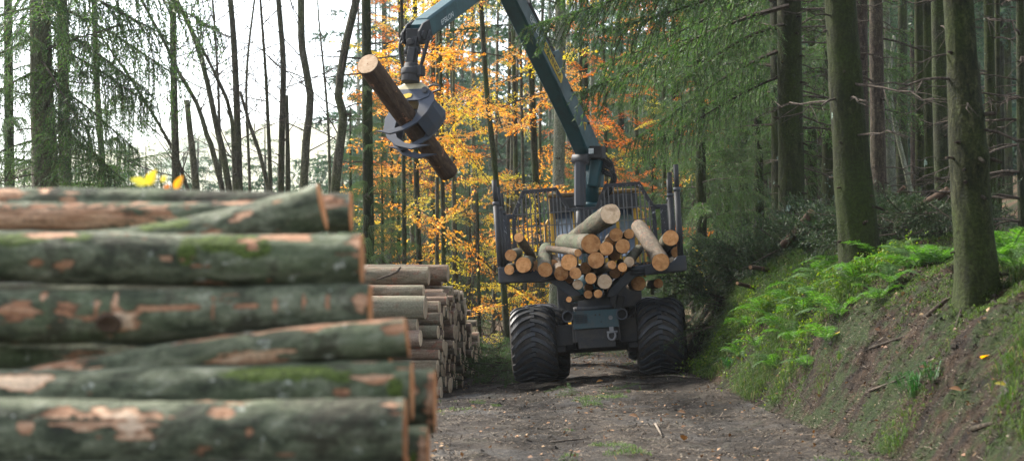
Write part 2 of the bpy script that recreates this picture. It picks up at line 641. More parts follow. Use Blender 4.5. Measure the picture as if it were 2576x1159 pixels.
M['needles'] = m_leaf('needles', [(0.0, (0.028, 0.058, 0.026)), (0.5, (0.055, 0.100, 0.040)), (0.86, (0.105, 0.165, 0.058)), (1, (0.12, 0.105, 0.065))], 0.4, 0.55, 0.6, (0.085, 0.150, 0.044), 0.9)
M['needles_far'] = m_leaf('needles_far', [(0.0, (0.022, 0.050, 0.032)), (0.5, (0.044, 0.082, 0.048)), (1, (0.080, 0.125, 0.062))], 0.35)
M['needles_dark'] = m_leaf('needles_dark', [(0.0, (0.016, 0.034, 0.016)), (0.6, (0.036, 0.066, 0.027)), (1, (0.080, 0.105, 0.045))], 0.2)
M['leaf_orange'] = m_leaf('leaf_orange', [(0.0, (0.38, 0.125, 0.045)), (0.35, (0.58, 0.250, 0.085)), (0.7, (0.68, 0.40, 0.155)), (0.9, (0.72, 0.53, 0.26)), (1, (0.34, 0.27, 0.10))], 0.6, 0.5, 0.5, (0.68, 0.45, 0.19), 0.55)
M['leaf_yellow'] = m_leaf('leaf_yellow', [(0.0, (0.52, 0.31, 0.07)), (0.4, (0.68, 0.49, 0.13)), (0.8, (0.60, 0.55, 0.17)), (1, (0.50, 0.24, 0.06))], 0.5, 0.5, 0.6, (0.42, 0.45, 0.13), 0.5)
M['leaf_red'] = m_leaf('leaf_red', [(0.0, (0.28, 0.075, 0.03)), (0.5, (0.45, 0.150, 0.055)), (1, (0.56, 0.26, 0.10))], 0.5)
M['leaf_litter'] = m_leaf('leaf_litter', [(0.0, (0.07, 0.040, 0.022)), (0.4, (0.17, 0.085, 0.042)), (0.8, (0.28, 0.16, 0.08)), (1, (0.36, 0.26, 0.15))], 0.1, 0.7)
M['moss'] = m_leaf('moss', [(0.0, (0.022, 0.044, 0.007)), (0.5, (0.050, 0.094, 0.012)), (1, (0.095, 0.155, 0.025))], 0.35)
M['grass'] = m_leaf('grass', [(0.0, (0.034, 0.068, 0.018)), (0.6, (0.070, 0.122, 0.032)), (0.9, (0.12, 0.165, 0.055)), (1, (0.20, 0.165, 0.09))], 0.4)
M['grass_wide'] = m_leaf('grass_wide', [(0.0, (0.025, 0.075, 0.026)), (1, (0.060, 0.140, 0.045))], 0.3, 0.35)
M['fern'] = m_leaf('fern', [(0.0, (0.046, 0.108, 0.028)), (0.6, (0.085, 0.168, 0.044)), (1, (0.15, 0.235, 0.09))], 0.5)
M['fern_yellow'] = m_leaf('fern_yellow', [(0.0, (0.38, 0.27, 0.06)), (1, (0.50, 0.38, 0.12))], 0.4)
M['bilberry'] = m_leaf('bilberry', [(0.0, (0.060, 0.115, 0.020)), (0.6, (0.125, 0.195, 0.034)), (0.95, (0.16, 0.22, 0.05)), (1, (0.24, 0.23, 0.07))], 0.45)
M['debris'] = m_leaf('debris', [(0.0, (0.03, 0.022, 0.015)), (0.5, (0.10, 0.075, 0.05)), (0.85, (0.16, 0.125, 0.09)), (1, (0.27, 0.225, 0.17))], 0.0, 0.85)


def m_paint(name, col, dirt=(0.10, 0.085, 0.065), amt=0.5, rough=0.35, metal=0.0, chips=None, spec=0.5, scale=3.0):
    a = Mat(name, rough, spec, metal)
    v = a.coords('Object', (1, 1, 1), 9)
    n1 = a.noise(v, scale, 6, 0.7, 0.4)
    n2 = a.noise(v, scale * 7, 5, 0.75)
    c = a.mix(a.math('MULTIPLY', a.step(n1, 0.45, 0.72), amt), col, dirt)
    c = a.mix(a.math('MULTIPLY', a.step(n2, 0.55, 0.75), amt * 0.7), c, dirt)
    if chips:
        c = a.mix(a.step(a.noise(v, scale * 3.3, 6, 0.8, 0.6), 0.61, 0.64), c, chips)
    a.color(c)
    rr = a.n('ShaderNodeMapRange')
    rr.inputs[3].default_value = rough
    rr.inputs[4].default_value = min(1.0, rough + 0.4)
    a.l(n1, rr.inputs[0])
    a.l(rr.outputs[0], a.b.inputs['Roughness'])
    a.bump(n2, 0.15, 0.004)
    return a.m


M['teal'] = m_paint('teal_paint', (0.002, 0.052, 0.066), (0.014, 0.016, 0.015), 0.55, 0.33)
M['black_steel'] = m_paint('black_steel', (0.012, 0.013, 0.016), (0.032, 0.028, 0.024), 0.6, 0.5)
M['worn_steel'] = m_paint('worn_steel', (0.020, 0.022, 0.028), (0.06, 0.05, 0.042), 0.5, 0.45, 0.2, (0.34, 0.34, 0.35))
M['bunk_steel'] = m_paint('bunk_steel', (0.040, 0.046, 0.058), (0.10, 0.085, 0.07), 0.6, 0.45, 0.3, None)
M['grey_steel'] = m_paint('grey_steel', (0.034, 0.040, 0.052), (0.075, 0.066, 0.058), 0.5, 0.45, 0.2)
M['grapple'] = m_paint('grapple_paint', (0.040, 0.052, 0.078), (0.075, 0.068, 0.06), 0.6, 0.5, 0.0)
M['cream'] = m_paint('cream_paint', (0.50, 0.44, 0.27), (0.20, 0.17, 0.12), 0.5, 0.45)
M['yellow'] = m_paint('yellow_paint', (0.46, 0.25, 0.012), (0.09, 0.065, 0.035), 0.6, 0.4)
M['decal_yellow'] = m_paint('decal_yellow', (0.66, 0.44, 0.02), (0.18, 0.14, 0.07), 0.35, 0.5)
M['decal_white'] = m_paint('decal_white', (0.62, 0.66, 0.68), (0.05, 0.11, 0.12), 0.8, 0.5, scale=9)
M['decal_black'] = m_paint('decal_black', (0.012, 0.012, 0.012), (0.05, 0.045, 0.03), 0.3, 0.5)
M['teal_plate'] = m_paint('teal_plate', (0.022, 0.055, 0.068), (0.075, 0.068, 0.06), 0.8, 0.55)
M['chrome'] = m_paint('shackle_steel', (0.20, 0.20, 0.21), (0.10, 0.09, 0.08), 0.6, 0.45, 0.6)
M['hose'] = m_paint('hose_rubber', (0.010, 0.010, 0.011), (0.03, 0.03, 0.03), 0.4, 0.4)
M['lamp'] = m_paint('lamp_lens', (0.16, 0.15, 0.15), (0.10, 0.09, 0.08), 0.5, 0.15)
M['yellow_dark'] = m_paint('yellow_dark', (0.13, 0.07, 0.010), (0.03, 0.024, 0.016), 0.8, 0.6)  # roof yellow, a darker mix than on the posts
M['grille'] = m_paint('grille_steel', (0.085, 0.087, 0.092), (0.10, 0.085, 0.07), 0.6, 0.45, 0.2)
M['fender'] = m_paint('dark_frame', (0.018, 0.019, 0.021), (0.07, 0.055, 0.042), 0.7, 0.6)

a = Mat('cab_glass', 0.05, 1.0)
a.color((0.07, 0.10, 0.16))  # blue base colour stands in for part of the reflected sky
a.b.inputs['IOR'].default_value = 1.9
M['glass'] = a.m

a = Mat('tyre_rubber', 0.5, 0.45)
v = a.coords('Object', (1, 1, 1), 5)
n1 = a.noise(v, 3.5, 6, 0.7, 0.3)
n2 = a.noise(v, 22, 5, 0.75)
c = a.mix(a.math('MULTIPLY', a.step(n1, 0.54, 0.72), 0.7), (0.012, 0.015, 0.020), (0.050, 0.041, 0.034))
c = a.mix(a.step(n2, 0.60, 0.72), c, (0.15, 0.125, 0.10))
a.color(c)
rr = a.n('ShaderNodeMapRange')
rr.inputs[3].default_value = 0.25
rr.inputs[4].default_value = 0.7
a.l(n1, rr.inputs[0])
a.l(rr.outputs[0], a.b.inputs['Roughness'])
a.bump(a.math('ADD', n1, a.math('MULTIPLY', n2, 0.4)), 0.6, 0.02)
M['tyre'] = a.m

a = Mat('tyre_mud', 0.8, 0.3)
v = a.coords('Object', (1, 1, 1), 5)
n2 = a.noise(v, 14, 6, 0.75)
a.color(a.ramp(n2, [(0.3, (0.014, 0.013, 0.012)), (0.55, (0.036, 0.030, 0.025)), (0.78, (0.13, 0.112, 0.09))]))
a.bump(n2, 1.0, 0.03)
M['mud'] = a.m


# ------------------------------------------------------------------ terrain
def edge_x(y):
    e = 3.55 - 0.04 * (min(y, 34.0) - 16.0)
    return e + 0.09 * max(0.0, y - 34.0)


def G0(x, y):
    """large shape of the land"""
    t = x - edge_x(y)
    z = 0.0
    if t > 0:
        tt = t * t / (t + 0.22)
        hb = 2.3 + 0.2 * smooth(19, 25, y)
        steep = hb * (1 - math.exp(-tt / 0.95)) - 0.075 * min(t, 6)
        gentle = 0.40 * tt if tt < 22 else 8.8 + 0.05 * (min(tt, 400) - 22)
        k = smooth(31, 48, y)
        z += steep * (1 - k) + gentle * k
    # the track tips a little to the left where the machine stands
    z += 0.095 * (min(3.2, max(-1.0, x)) - 1.35) * math.exp(-((y - 30) / 5.0) ** 2)
    # the valley side falls away on the far left
    d = max(0.0, -7.5 - x + 0.10 * max(0, 30 - y))
    z -= min(26.0, 0.30 * d)
    return z


def G(x, y):
    z = G0(x, y)
    t = x - edge_x(y)
    if t < 0:
        z += 0.05 * fbm(x * 0.9, y * 0.6, 1.0, 3) + 0.030 * fbm(x * 4.1, y * 3.1, 4.0, 4) + 0.012 * fbm(x * 11, y * 11, 4.0, 2)
        rut = math.exp(-((x - 0.42) / 0.42) ** 2) + math.exp(-((x - 2.45) / 0.42) ** 2)
        z -= 0.075 * rut * (0.7 + 0.3 * math.sin(y * 14.0 + 3 * abs(x - 0.42)) * smooth(0, 1, rut))
    else:
        q = smooth(0, 0.5, t)
        zz = z * 1.3
        z += q * (0.15 * fbm(x * 1.1, y * 1.1, 2.0, 4) + 0.11 * (0.45 - abs(fbm(x * 2.6, y * 2.0, 7.0 + zz, 4))) + 0.05 * fbm(x * 8, y * 8, zz * 5, 3)) + (1 - q) * 0.02 * fbm(x * 4.1, y * 3.1, 4.0, 4)
    return z


def grid_obj(name, xs, ys, fz, mat, fx=None):
    nx, ny = len(xs), len(ys)
    V = []
    for y in ys:
        for x in xs:
            X = fx(x, y) if fx else x
            V.append((X, y, fz(X, y)))
    Fc = [(j * nx + i, j * nx + i + 1, (j + 1) * nx + i + 1, (j + 1) * nx + i) for j in range(ny - 1) for i in range(nx - 1)]
    me = bpy.data.meshes.new(name)
    me.from_pydata(V, [], Fc)
    me.polygons.foreach_set('use_smooth', [True] * len(Fc))
    me.materials.append(mat)
    return struct(obj(name, me))


def frange(a, b, s):
    n = max(1, int(round((b - a) / s)))
    return [a + (b - a) * i / n for i in range(n + 1)]


RX0 = -4.0
# the road sheet (local u from 0 at its left edge to 1 at the foot of the bank)
us = [i / 110.0 for i in range(111)]
road_y = frange(4, 12, 0.3)[:-1] + frange(12, 34, 0.06)[:-1] + frange(34, 60, 0.3)
grid_obj('dirt_road', us, road_y, G, M['road_soil'], lambda u, y: RX0 + u * (edge_x(y) - RX0))
bus = [(i / 130.0) ** 1.5 * 9.0 for i in range(131)]
bank_y = frange(4, 12, 0.3)[:-1] + frange(12, 34, 0.06)[:-1] + frange(34, 60, 0.3)
grid_obj('earth_bank', bus, bank_y, G, M['bank_soil'], lambda u, y: edge_x(y) + u)


def Gcoarse(x, y):
    z = G0(x, y)
    inside = smooth(RX0 - 0.6, RX0 + 0.1, x) * (1 - smooth(edge_x(y) + 8.2, edge_x(y) + 9.0, x)) * (1 - smooth(58.5, 60, y)) * smooth(4, 5, y)
    z += 0.10 * fbm(x * 0.35, y * 0.35, 3.0, 4) * (1 - inside)
    return z - 0.45 * inside


gx = frange(-1600, -60, 110)[:-1] + frange(-60, -10, 2)[:-1] + frange(-10, 20, 0.5)[:-1] + frange(20, 60, 2)[:-1] + frange(60, 1600, 110)
gy = frange(-60, 0, 6)[:-1] + frange(0, 70, 0.7)[:-1] + frange(70, 160, 3)[:-1] + frange(160, 3200, 120)
grid_obj('ground', gx, gy, Gcoarse, M['forest_floor'])


def hill_z(x, y):
    r = smooth(170, 520, y) * (72 + 22 * fbm(x * 0.006, y * 0.006, 5, 4))
    return -27 + r * (0.55 + 0.45 * smooth(-260, -60, x)) * (1 - smooth(120, 420, x))


grid_obj('hills', frange(-460, 440, 20), frange(150, 620, 20), hill_z, M['hill'])


def on(x, y):
    return Vector((x, y, G(x, y)))


# ------------------------------------------------------------------ forwarder
TRK = empty('forwarder', (1.475, 30.0, 0.05))
TRK.rotation_euler = (0, R(-3.7), R(-1.6))
thing(TRK, 'loaded log forwarder with teal crane and huge muddy tyres on the dirt road', 'forwarder')
TM = Matrix.Translation(TRK.location) @ TRK.rotation_euler.to_matrix().to_4x4()
TI = TM.inverted()


def L(p):
    return TI @ Vector(p)


def part(name, mb, mat, parent=None, bev=0.0, world=False):
    if world:
        mb.xform(TI)
    o = mb.build(name, mat, parent if parent is not None else TRK)
    if bev:
        bevel(o, bev)
    return o


# --- wheels -----------------------------------------------------------
TR, TW = 0.615, 0.74
mb = MB()
h = TW / 2
prof = [(-h + 0.06, 0.33), (-h + 0.005, 0.40), (-h - 0.02, 0.47), (-h + 0.005, 0.555), (-h + 0.055, 0.598), (-h + 0.13, TR - 0.006), (0, TR),
        (h - 0.13, TR - 0.006), (h - 0.055, 0.598), (h - 0.005, 0.555), (h + 0.02, 0.47), (h - 0.005, 0.40), (h - 0.06, 0.33), (0, 0.32)]
mb.lathe_x(prof, 56)
TYRE = mb.mesh('tyre', M['mud'])
mb = MB()
mb.lathe_x([(-0.18, 0.34), (-0.18, 0.30), (0.05, 0.26), (0.05, 0.12), (0.10, 0.10), (0.10, 0.0), (0.02, 0.0), (0.0, 0.24), (0.2, 0.30), (0.2, 0.34)], 28)
RIM = mb.mesh('rim', M['grey_steel'])


def lug_mesh(side):
    mb = MB()
    n = 12
    vs = []
    for i in range(n + 1):
        s = i / n
        x = side * (h * 1.0 - s * (h + 0.035))
        ang = -0.42 * (1 - s) ** 1.9
        d = max(0.0, (abs(x) - (h - 0.14)) / 0.14) if x * side > 0 else 0.0
        base = TR - 0.012 - 0.055 * d * d
        top = base + 0.040 - 0.010 * d
        wb = 0.047 - 0.006 * s
        wt = 0.036 - 0.005 * s
        for (r, w) in ((base, -wb), (top, -wt), (top, wt), (base, wb)):
            th = ang + w / TR
            vs.append((x, -r * math.cos(th), r * math.sin(th)))
    fs = []
    for i in range(n):
        for j in range(3):
            a, b = i * 4 + j, i * 4 + j + 1
            fs.append((a, b, b + 4, a + 4))
    fs += [(0, 1, 2, 3), (n * 4 + 3, n * 4 + 2, n * 4 + 1, n * 4)]
    mb.add(vs, fs, 0, False)
    return mb.mesh('lug', M['tyre'])


LUG = {1: lug_mesh(1), -1: lug_mesh(-1)}
NL = 23


def wheel(x, y, z, spin, steer=0.0, lugs=True):
    w = empty('wheel', (x, y, z), TRK)
    w.rotation_euler = (0, 0, R(steer))
    t = obj('tyre', TYRE, w)
    t.rotation_euler = (spin, 0, 0)
    r = obj('rim', RIM, w)
    if x < 0:
        r.rotation_euler = (0, 0, math.pi)
    for k in range(NL):
        for s in (1, -1):
            lo = obj('lug', LUG[s], w)
            lo.rotation_euler = (spin + 2 * math.pi * (k + (0.5 if s < 0 else 0)) / NL, 0, 0)
    return w


wheel(-1.06, 0.05, 0.655, 0.1)
wheel(1.07, 0.05, 0.665, 0.27)
wheel(-0.86, 1.56, 0.60, 0.2, -3)
wheel(1.24, 1.56, 0.60, 0.05, -3)
wheel(-1.02, 6.3, 0.64, 0.0)
wheel(1.12, 6.3, 0.64, 0.13)

# --- chassis ----------------------------------------------------------
mb = MB()
mb.box((0, 2.2, 1.02), (0.66, 5.0, 0.34))
mb.box((0, -0.35, 0.86), (0.80, 0.5, 0.42))
part('chassis_frame', mb, M['fender'], bev=0.015)
mb = MB()
mb.tube([(-1.25, 0.05, 0.66), (-0.7, 0.05, 0.66), (-0.45, 0.05, 0.60), (0.45, 0.05, 0.60), (0.7, 0.05, 0.66), (1.25, 0.05, 0.66)], [0.16, 0.20, 0.14, 0.14, 0.20, 0.16], 16)
mb.box((-0.55, -0.12, 0.78), (0.34, 0.42, 0.34))
mb.box((0.55, -0.12, 0.80), (0.34, 0.42, 0.40))
part('rear_axle', mb, M['fender'], bev=0.02)
for s in (-1, 1):
    mb = MB()
    mb.extrude([(-0.28, 0.50), (0.25, 0.42), (1.35, 0.42), (1.85, 0.52), (1.8, 0.78), (1.0, 0.86), (0.3, 0.84), (-0.25, 0.78)],
               (Vector((s * 0.62, 0, 0)), Vector((0, 1, 0)), Vector((0, 0, 1)), Vector((1, 0, 0))), 0.20)
    part('bogie_box', mb, M['fender'], bev=0.03)
# bogie stubs that stick out towards the viewer beside the axle
mb = MB()
mb.tube([(-0.62, -0.05, 0.62), (-0.34, -0.12, 0.60)], [0.09, 0.075], 14)
part('axle_stub', mb, M['bunk_steel'])

# rear plate, lamp tubes, shackle
mb = MB()
mb.box((0.0, -0.66, 1.03), (0.76, 0.05, 0.30))
pl = part('rear_plate', mb, M['teal_plate'], bev=0.01)
mb = MB()
for i in range(9):
    mb.box((-0.325 + i * 0.022, -0.690, 1.05), (0.008, 0.012, 0.15))
for i in range(5):
    mb.box((-0.237, -0.688, 0.985 + i * 0.033), (0.19, 0.008, 0.006))
part('vent_grille', mb, M['black_steel'], pl)
for (x, z, r) in ((0.0, 1.10, 0.016), (0.07, 1.10, 0.016), (0.09, 0.98, 0.012), (0.25, 1.04, 0.036)):
    mb = MB()
    mb.tube([(x, -0.682, z), (x, -0.694, z)], r, 12)
    part('bolt_hole', mb, M['decal_black'] if r < 0.03 else M['chrome'], pl)
mb = MB()
mb.box((0.0, -0.56, 0.78), (0.70, 0.16, 0.22))
mb.box((0.0, -0.50, 0.62), (0.62, 0.3, 0.14))
part('tow_beam', mb, M['fender'], bev=0.015)
for sx in (-0.46, 0.44):
    hs_ = empty('tail_lamp', (sx, -0.60, 1.10 if sx < 0 else 1.085), TRK)
    mb = MB()
    mb.lathe_x([(-0.16, 0.098), (0.10, 0.098), (0.10, 0.074), (-0.16, 0.074)], 24)
    o = mb.build('lamp_tube', M['bunk_steel'], hs_)
    o.rotation_euler = (0, 0, R(90))
    mb = MB()
    mb.tube([(0, -0.03, 0), (0, 0.02, 0)], 0.076, 20)
    mb.build('lens', M['decal_black'], hs_)
mb = MB()
pts = []
for i in range(15):
    t = R(-150) + i * R(300) / 14
    pts.append((0.25 + 0.062 * math.sin(t), -0.72, 0.745 - 0.075 * math.cos(t)))
mb.tube(pts, 0.017, 8)
mb.tube([(0.17, -0.72, 0.80), (0.35, -0.72, 0.80)], 0.020, 8)
mb.box((0.25, -0.70, 0.835), (0.07, 0.03, 0.11))
part('shackle', mb, M['chrome'])
# turntable pedestal under the rear bunk
mb = MB()
mb.tube([(0, -0.30, 1.17), (0, -0.30, 1.26), (0, -0.30, 1.262), (0, -0.30, 1.40), (0, -0.30, 1.43)], [0.30, 0.30, 0.275, 0.275, 0.30], 28)
part('pedestal', mb, M['bunk_steel'])
for s in (-1, 1):
    mb = MB()
    mb.box((s * 0.42, -0.05, 1.22), (0.12, 0.5, 0.34), Euler((0, R(s * 14), 0)).to_matrix())
    part('frame_gusset', mb, M['fender'], bev=0.01)

# --- bunks and stakes -------------------------------------------------
BUNKS = (-0.70, 1.05, 2.75)
for bi, by in enumerate(BUNKS):
    half = [(0.20, 1.38), (0.33, 1.38), (0.72, 1.70), (1.56, 1.73), (1.56, 1.99), (1.42, 1.99), (1.31, 1.88), (0.95, 1.885), (0.70, 1.865), (0.58, 1.80), (0.24, 1.50)]
    outline = [(x, z) for x, z in half] + [(-x, z) for x, z in reversed(half)]
    outline = outline[:len(half)] + outline[len(half):]
    for s in (-1, 1):
        mb = MB()
        poly = [(s * x, z) for x, z in half]
        if s < 0:
            poly.reverse()
        mb.extrude(poly, (Vector((0, by, 0)), Vector((1, 0, 0)), Vector((0, 0, 1)), Vector((0, -1, 0))), 0.16)
        arm = part('bunk_arm', mb, M['bunk_steel'], bev=0.02)
        mb = MB()
        mb.extrude([(s * 0.98, 1.74), (s * 1.22, 1.745), (s * 1.26, 1.81), (s * 1.22, 1.865), (s * 0.98, 1.86), (s * 0.93, 1.80)][::s],
                   (Vector((0, by - 0.095, 0)), Vector((1, 0, 0)), Vector((0, 0, 1)), Vector((0, -1, 0))), 0.03)
        part('lock_plate', mb, M['bunk_steel'], arm, bev=0.008)
        mb = MB()
        mb.tube([(s * 0.62, by - 0.10, 1.80), (s * 0.86, by - 0.10, 1.81)], 0.032, 10)
        mb.tube([(s * 0.62, by - 0.10, 1.745), (s * 0.86, by - 0.10, 1.755)], 0.026, 10)
        part('lock_pin', mb, M['bunk_steel'], arm)
        if bi == 0:
            for k in range(15):
                mb = MB()
                x0 = 0.50 + k * 0.055
                mb.extrude([(-0.022, 0), (0.022, 0), (0.0, 0.04)], (Vector((s * x0, by - 0.02, 1.878 if x0 > 0.7 else 1.70 + (x0 - 0.5) * 0.8)), Vector((1, 0, 0)), Vector((0, 0, 1)), Vector((0, -1, 0))), 0.03)
                part('tooth', mb, M['black_steel'], arm)
        lean = s * 0.02
        sxx = 1.52 if s < 0 else (1.47 if bi < 2 else 1.56)
        mb = MB()
        ztop = 3.06 if s < 0 else 3.10
        mb.tube([(s * sxx, by, 1.72), (s * sxx + lean * 0.5, by, ztop)], 0.052, 14)
        st = part('stake', mb, M['worn_steel' if (s < 0 and bi == 2) else 'black_steel'])
        mb = MB()
        mb.tube([(s * sxx + lean * 0.5, by, ztop - 0.02), (s * sxx + lean, by, 3.44 + 0.06 * (s > 0) - 0.02 * bi)], 0.041, 12)
        part('stake_extension', mb, M['black_steel'], st)
        mb = MB()
        mb.tube([(s * sxx + lean * 0.5, by, ztop - 0.045), (s * sxx + lean * 0.5, by, ztop + 0.02)], 0.058, 14)
        part('stake_collar', mb, M['bunk_steel'], st)

# --- headboard grille -------------------------------------------------
HB = empty('headboard', (0.0, 3.55, 0.0), TRK)


def hb_bar(name, pts, w, mat, d=0.06):
    mb = MB()
    for a, b in zip(pts[:-1], pts[1:]):
        a, b = Vector((a[0], 0, a[1])), Vector((b[0], 0, b[1]))
        dv = b - a
        ang = math.atan2(dv.x, dv.z)
        mb.box((a + b) / 2, (w, d, dv.length + w * 0.6), Euler((0, ang, 0)).to_matrix())
    o = mb.build(name, M[mat], HB)
    bevel(o, 0.008)
    return o


def top_z(x):
    """upper edge of the headboard across its width"""
    for (x0, z0), (x1, z1) in zip(HT[:-1], HT[1:]):
        if x0 <= x <= x1:
            return z0 + (z1 - z0) * (x - x0) / max(1e-6, x1 - x0)
    return 3.0


HT = [(-1.36, 2.80), (-1.34, 3.02), (-1.14, 3.44), (-0.52, 3.46), (-0.30, 3.05), (0.24, 3.05), (0.43, 3.46), (1.06, 3.46), (1.29, 3.02), (1.31, 2.80)]
hb_bar('side_post', [(-1.36, 1.85), (-1.36, 2.80), (-1.34, 3.02), (-1.14, 3.44)], 0.075, 'worn_steel')
hb_bar('top_rail', [(-1.14, 3.44), (-0.52, 3.46)], 0.075, 'worn_steel')
hb_bar('slant_post', [(-0.52, 3.46), (-0.30, 3.05)], 0.07, 'worn_steel')
hb_bar('middle_rail', [(-0.30, 3.05), (0.24, 3.05)], 0.06, 'worn_steel')
hb_bar('slant_post', [(0.24, 3.05), (0.43, 3.46)], 0.07, 'worn_steel')
hb_bar('top_rail', [(0.43, 3.46), (1.06, 3.46)], 0.075, 'worn_steel')
hb_bar('side_post', [(1.06, 3.46), (1.29, 3.02), (1.31, 2.80), (1.31, 1.85)], 0.075, 'worn_steel')
hb_bar('bottom_rail', [(-1.36, 1.85), (1.31, 1.85)], 0.10, 'black_steel')
hb_bar('centre_post', [(0.06, 1.9), (0.06, 3.02)], 0.13, 'worn_steel', 0.05)
mb = MB(); mb.box((0, 0, 0.5), (0.025, 0.016, 1.0))
BARM = mb.mesh('grille_bar', M['grille'])
mb = MB(); mb.box((0, 0, 0.5), (0.020, 0.012, 1.0))
BARH = mb.mesh('cross_bar', M['grille'])
x = -1.27
while x < 1.28:
    zt = top_z(x) - 0.02
    obj('grille_bar', BARM, HB, (x + rnd.uniform(-.006, .006), -0.035, 1.88), (0, rnd.uniform(-.008, .008), 0), (1, 1, zt - 1.88))
    x += 0.0835
for z in (2.16, 2.46, 2.78, 3.02):
    if z < 3.0:
        obj('cross_bar', BARH, HB, (-1.33, -0.05, z), (0, R(90), 0), (1, 1, 2.62))
    else:
        obj('cross_bar', BARH, HB, (-1.33, -0.05, z), (0, R(90), 0), (1, 1, 1.05))
        obj('cross_bar', BARH, HB, (0.24, -0.05, z), (0, R(90), 0), (1, 1, 1.05))
for s in (-1, 1):
    mb = MB()
    mb.box((s * 1.50, 0.05, 2.45), (0.13, 0.10, 1.15))
    mb.box((s * 1.42, 0.05, 3.0), (0.26, 0.08, 0.09))
    mb.tube([(s * 1.62, 0.05, 3.0), (s * 1.34, 0.05, 3.0)], 0.05, 10)
    mb.box((s * 1.44, 0.05, 1.9), (0.28, 0.10, 0.12))
    o = mb.build('side_bracket', M['worn_steel'], HB)
    bevel(o, 0.008)

# --- cab --------------------------------------------------------------
CAB = empty('cab', (0.22, 6.1, 0.0), TRK)


def cpart(name, boxes, mat, bev=0.015, parent=None):
    mb = MB()
    for c, s in boxes:
        mb.box(c, s)
    o = mb.build(name, M[mat], parent or CAB)
    bevel(o, bev)
    return o


cpart('cab_body', [((0, 0.25, 1.55), (1.70, 1.6, 0.9))], 'fender', 0.04)
cpart('engine_hood', [((-0.1, 1.9, 1.5), (1.5, 1.8, 0.9))], 'fender', 0.06)
for (x, y) in ((-0.84, -0.45), (0.84, -0.45), (-0.84, 0.95), (0.84, 0.95)):
    cpart('corner_post', [((x, y, 2.72), (0.11, 0.11, 1.5))], 'yellow', 0.02)
cpart('window_post', [((-0.40, -0.47, 2.6), (0.07, 0.06, 1.3))], 'yellow', 0.01)
cpart('window_post', [((0.46, -0.47, 2.6), (0.09, 0.06, 1.3))], 'yellow', 0.01)
cpart('window_sill', [((0, -0.47, 2.05), (1.6, 0.08, 0.14))], 'yellow', 0.01)
roof = cpart('roof', [((0, 0.25, 3.44), (1.84, 1.75, 0.08))], 'yellow_dark', 0.03)
cpart('roof_valance', [((0, -0.56, 3.24), (1.78, 0.12, 0.30))], 'fender', 0.02)
for x in (-0.66, -0.48, 0.40, 0.60):
    mb = MB()
    mb.tube([(x, -0.66, 3.28), (x, -0.60, 3.28)], 0.075, 16)
    o = mb.build('work_lamp', M['black_steel'], CAB)
for (x0, x1) in ((-0.79, -0.435), (-0.365, 0.415), (0.505, 0.79)):
    mb = MB()
    mb.box(((x0 + x1) / 2, -0.40, 2.62), (x1 - x0, 0.015, 1.0), Euler((R(-11), 0, 0)).to_matrix())
    mb.build('window_pane', M['glass'], CAB)
for s in (-1, 1):
    cpart('side_window', [((s * 0.845, 0.25, 2.62), (0.015, 1.25, 1.0))], 'glass', 0.0)
cpart('seat', [((-0.05, 0.2, 2.35), (0.5, 0.15, 0.75)), ((-0.05, -0.05, 2.0), (0.5, 0.5, 0.12))], 'black_steel', 0.04)
mb = MB()
mb.tube([(-0.95, -0.35, 1.7), (-1.0, -0.4, 1.8), (-1.0, -0.4, 2.85), (-0.93, -0.4, 2.95), (-0.84, -0.4, 2.97)], 0.035, 10)
mb.build('hand_rail', M['yellow'], CAB)
mb = MB()
mb.tube([(0.93, -0.4, 1.7), (0.97, -0.42, 1.8), (0.97, -0.42, 3.0), (0.84, -0.4, 3.1)], 0.035, 10)
mb.build('hand_rail', M['yellow'], CAB)

# --- crane ------------------------------------------------------------
HX, HY = -0.390, -0.921
NS = Vector((0.921, -0.390, 0.0))
HD = Vector((HX, HY, 0.0))


def cp(s, z, n=0.0):
    return Vector((1.53 + HX * s, 34.3 + HY * s, z)) + NS * n


mb = MB()
for (z0, z1, r) in ((1.3, 2.0, 0.33), (2.0, 2.05, 0.36), (2.05, 3.15, 0.18), (3.15, 3.25, 0.19), (3.25, 4.0, 0.155)):
    mb.tube([cp(0, z0), cp(0, z1)], r, 24)
part('crane_pillar', mb, M['teal'], world=True)
# knuckle plates at the head of the pillar
for s in (-1, 1):
    mb = MB()
    fr = (cp(0, 0, s * 0.175), HD, Vector((0, 0, 1)), NS)
    mb.extrude([(-0.20, 3.55), (0.14, 3.55), (0.20, 3.9), (0.16, 4.25), (-0.02, 4.36), (-0.22, 4.25), (-0.26, 3.9)], fr, 0.04)
    part('pillar_cheek', mb, M['teal'], world=True, bev=0.01)
mb = MB()
mb.tube([cp(0, 4.2, -0.24), cp(0, 4.2, 0.24)], 0.075, 16)
part('boom_pin', mb, M['black_steel'], world=True)


def beam(name, A, B, secs, width, mat, up_hint=Vector((0, 0, 1))):
    """tapered hollow-section beam; secs: (t, height above the axis, depth below it)"""
    ax = (B - A).normalized()
    upv = NS.cross(ax).normalized()
    if upv.z < 0:
        upv = -upv
    mb = MB()
    vs = []
    for (t, hu, hd) in secs:
        p = A.lerp(B, t)
        w = width / 2
        c = 0.03
        for (n, q) in ((-w, -hd + c), (-w + c, -hd), (w - c, -hd), (w, -hd + c), (w, hu - c), (w - c, hu), (-w + c, hu), (-w, hu - c)):
            vs.append(p + NS * n + upv * q)
    k = 8
    fs = [(i * k + j, i * k + (j + 1) % k, (i + 1) * k + (j + 1) % k, (i + 1) * k + j) for i in range(len(secs) - 1) for j in range(k)]
    fs += [tuple(reversed(range(k))), tuple(range((len(secs) - 1) * k, len(secs) * k))]
    mb.add(vs, fs)
    return part(name, mb, M[mat], world=True, bev=0.006), ax, upv


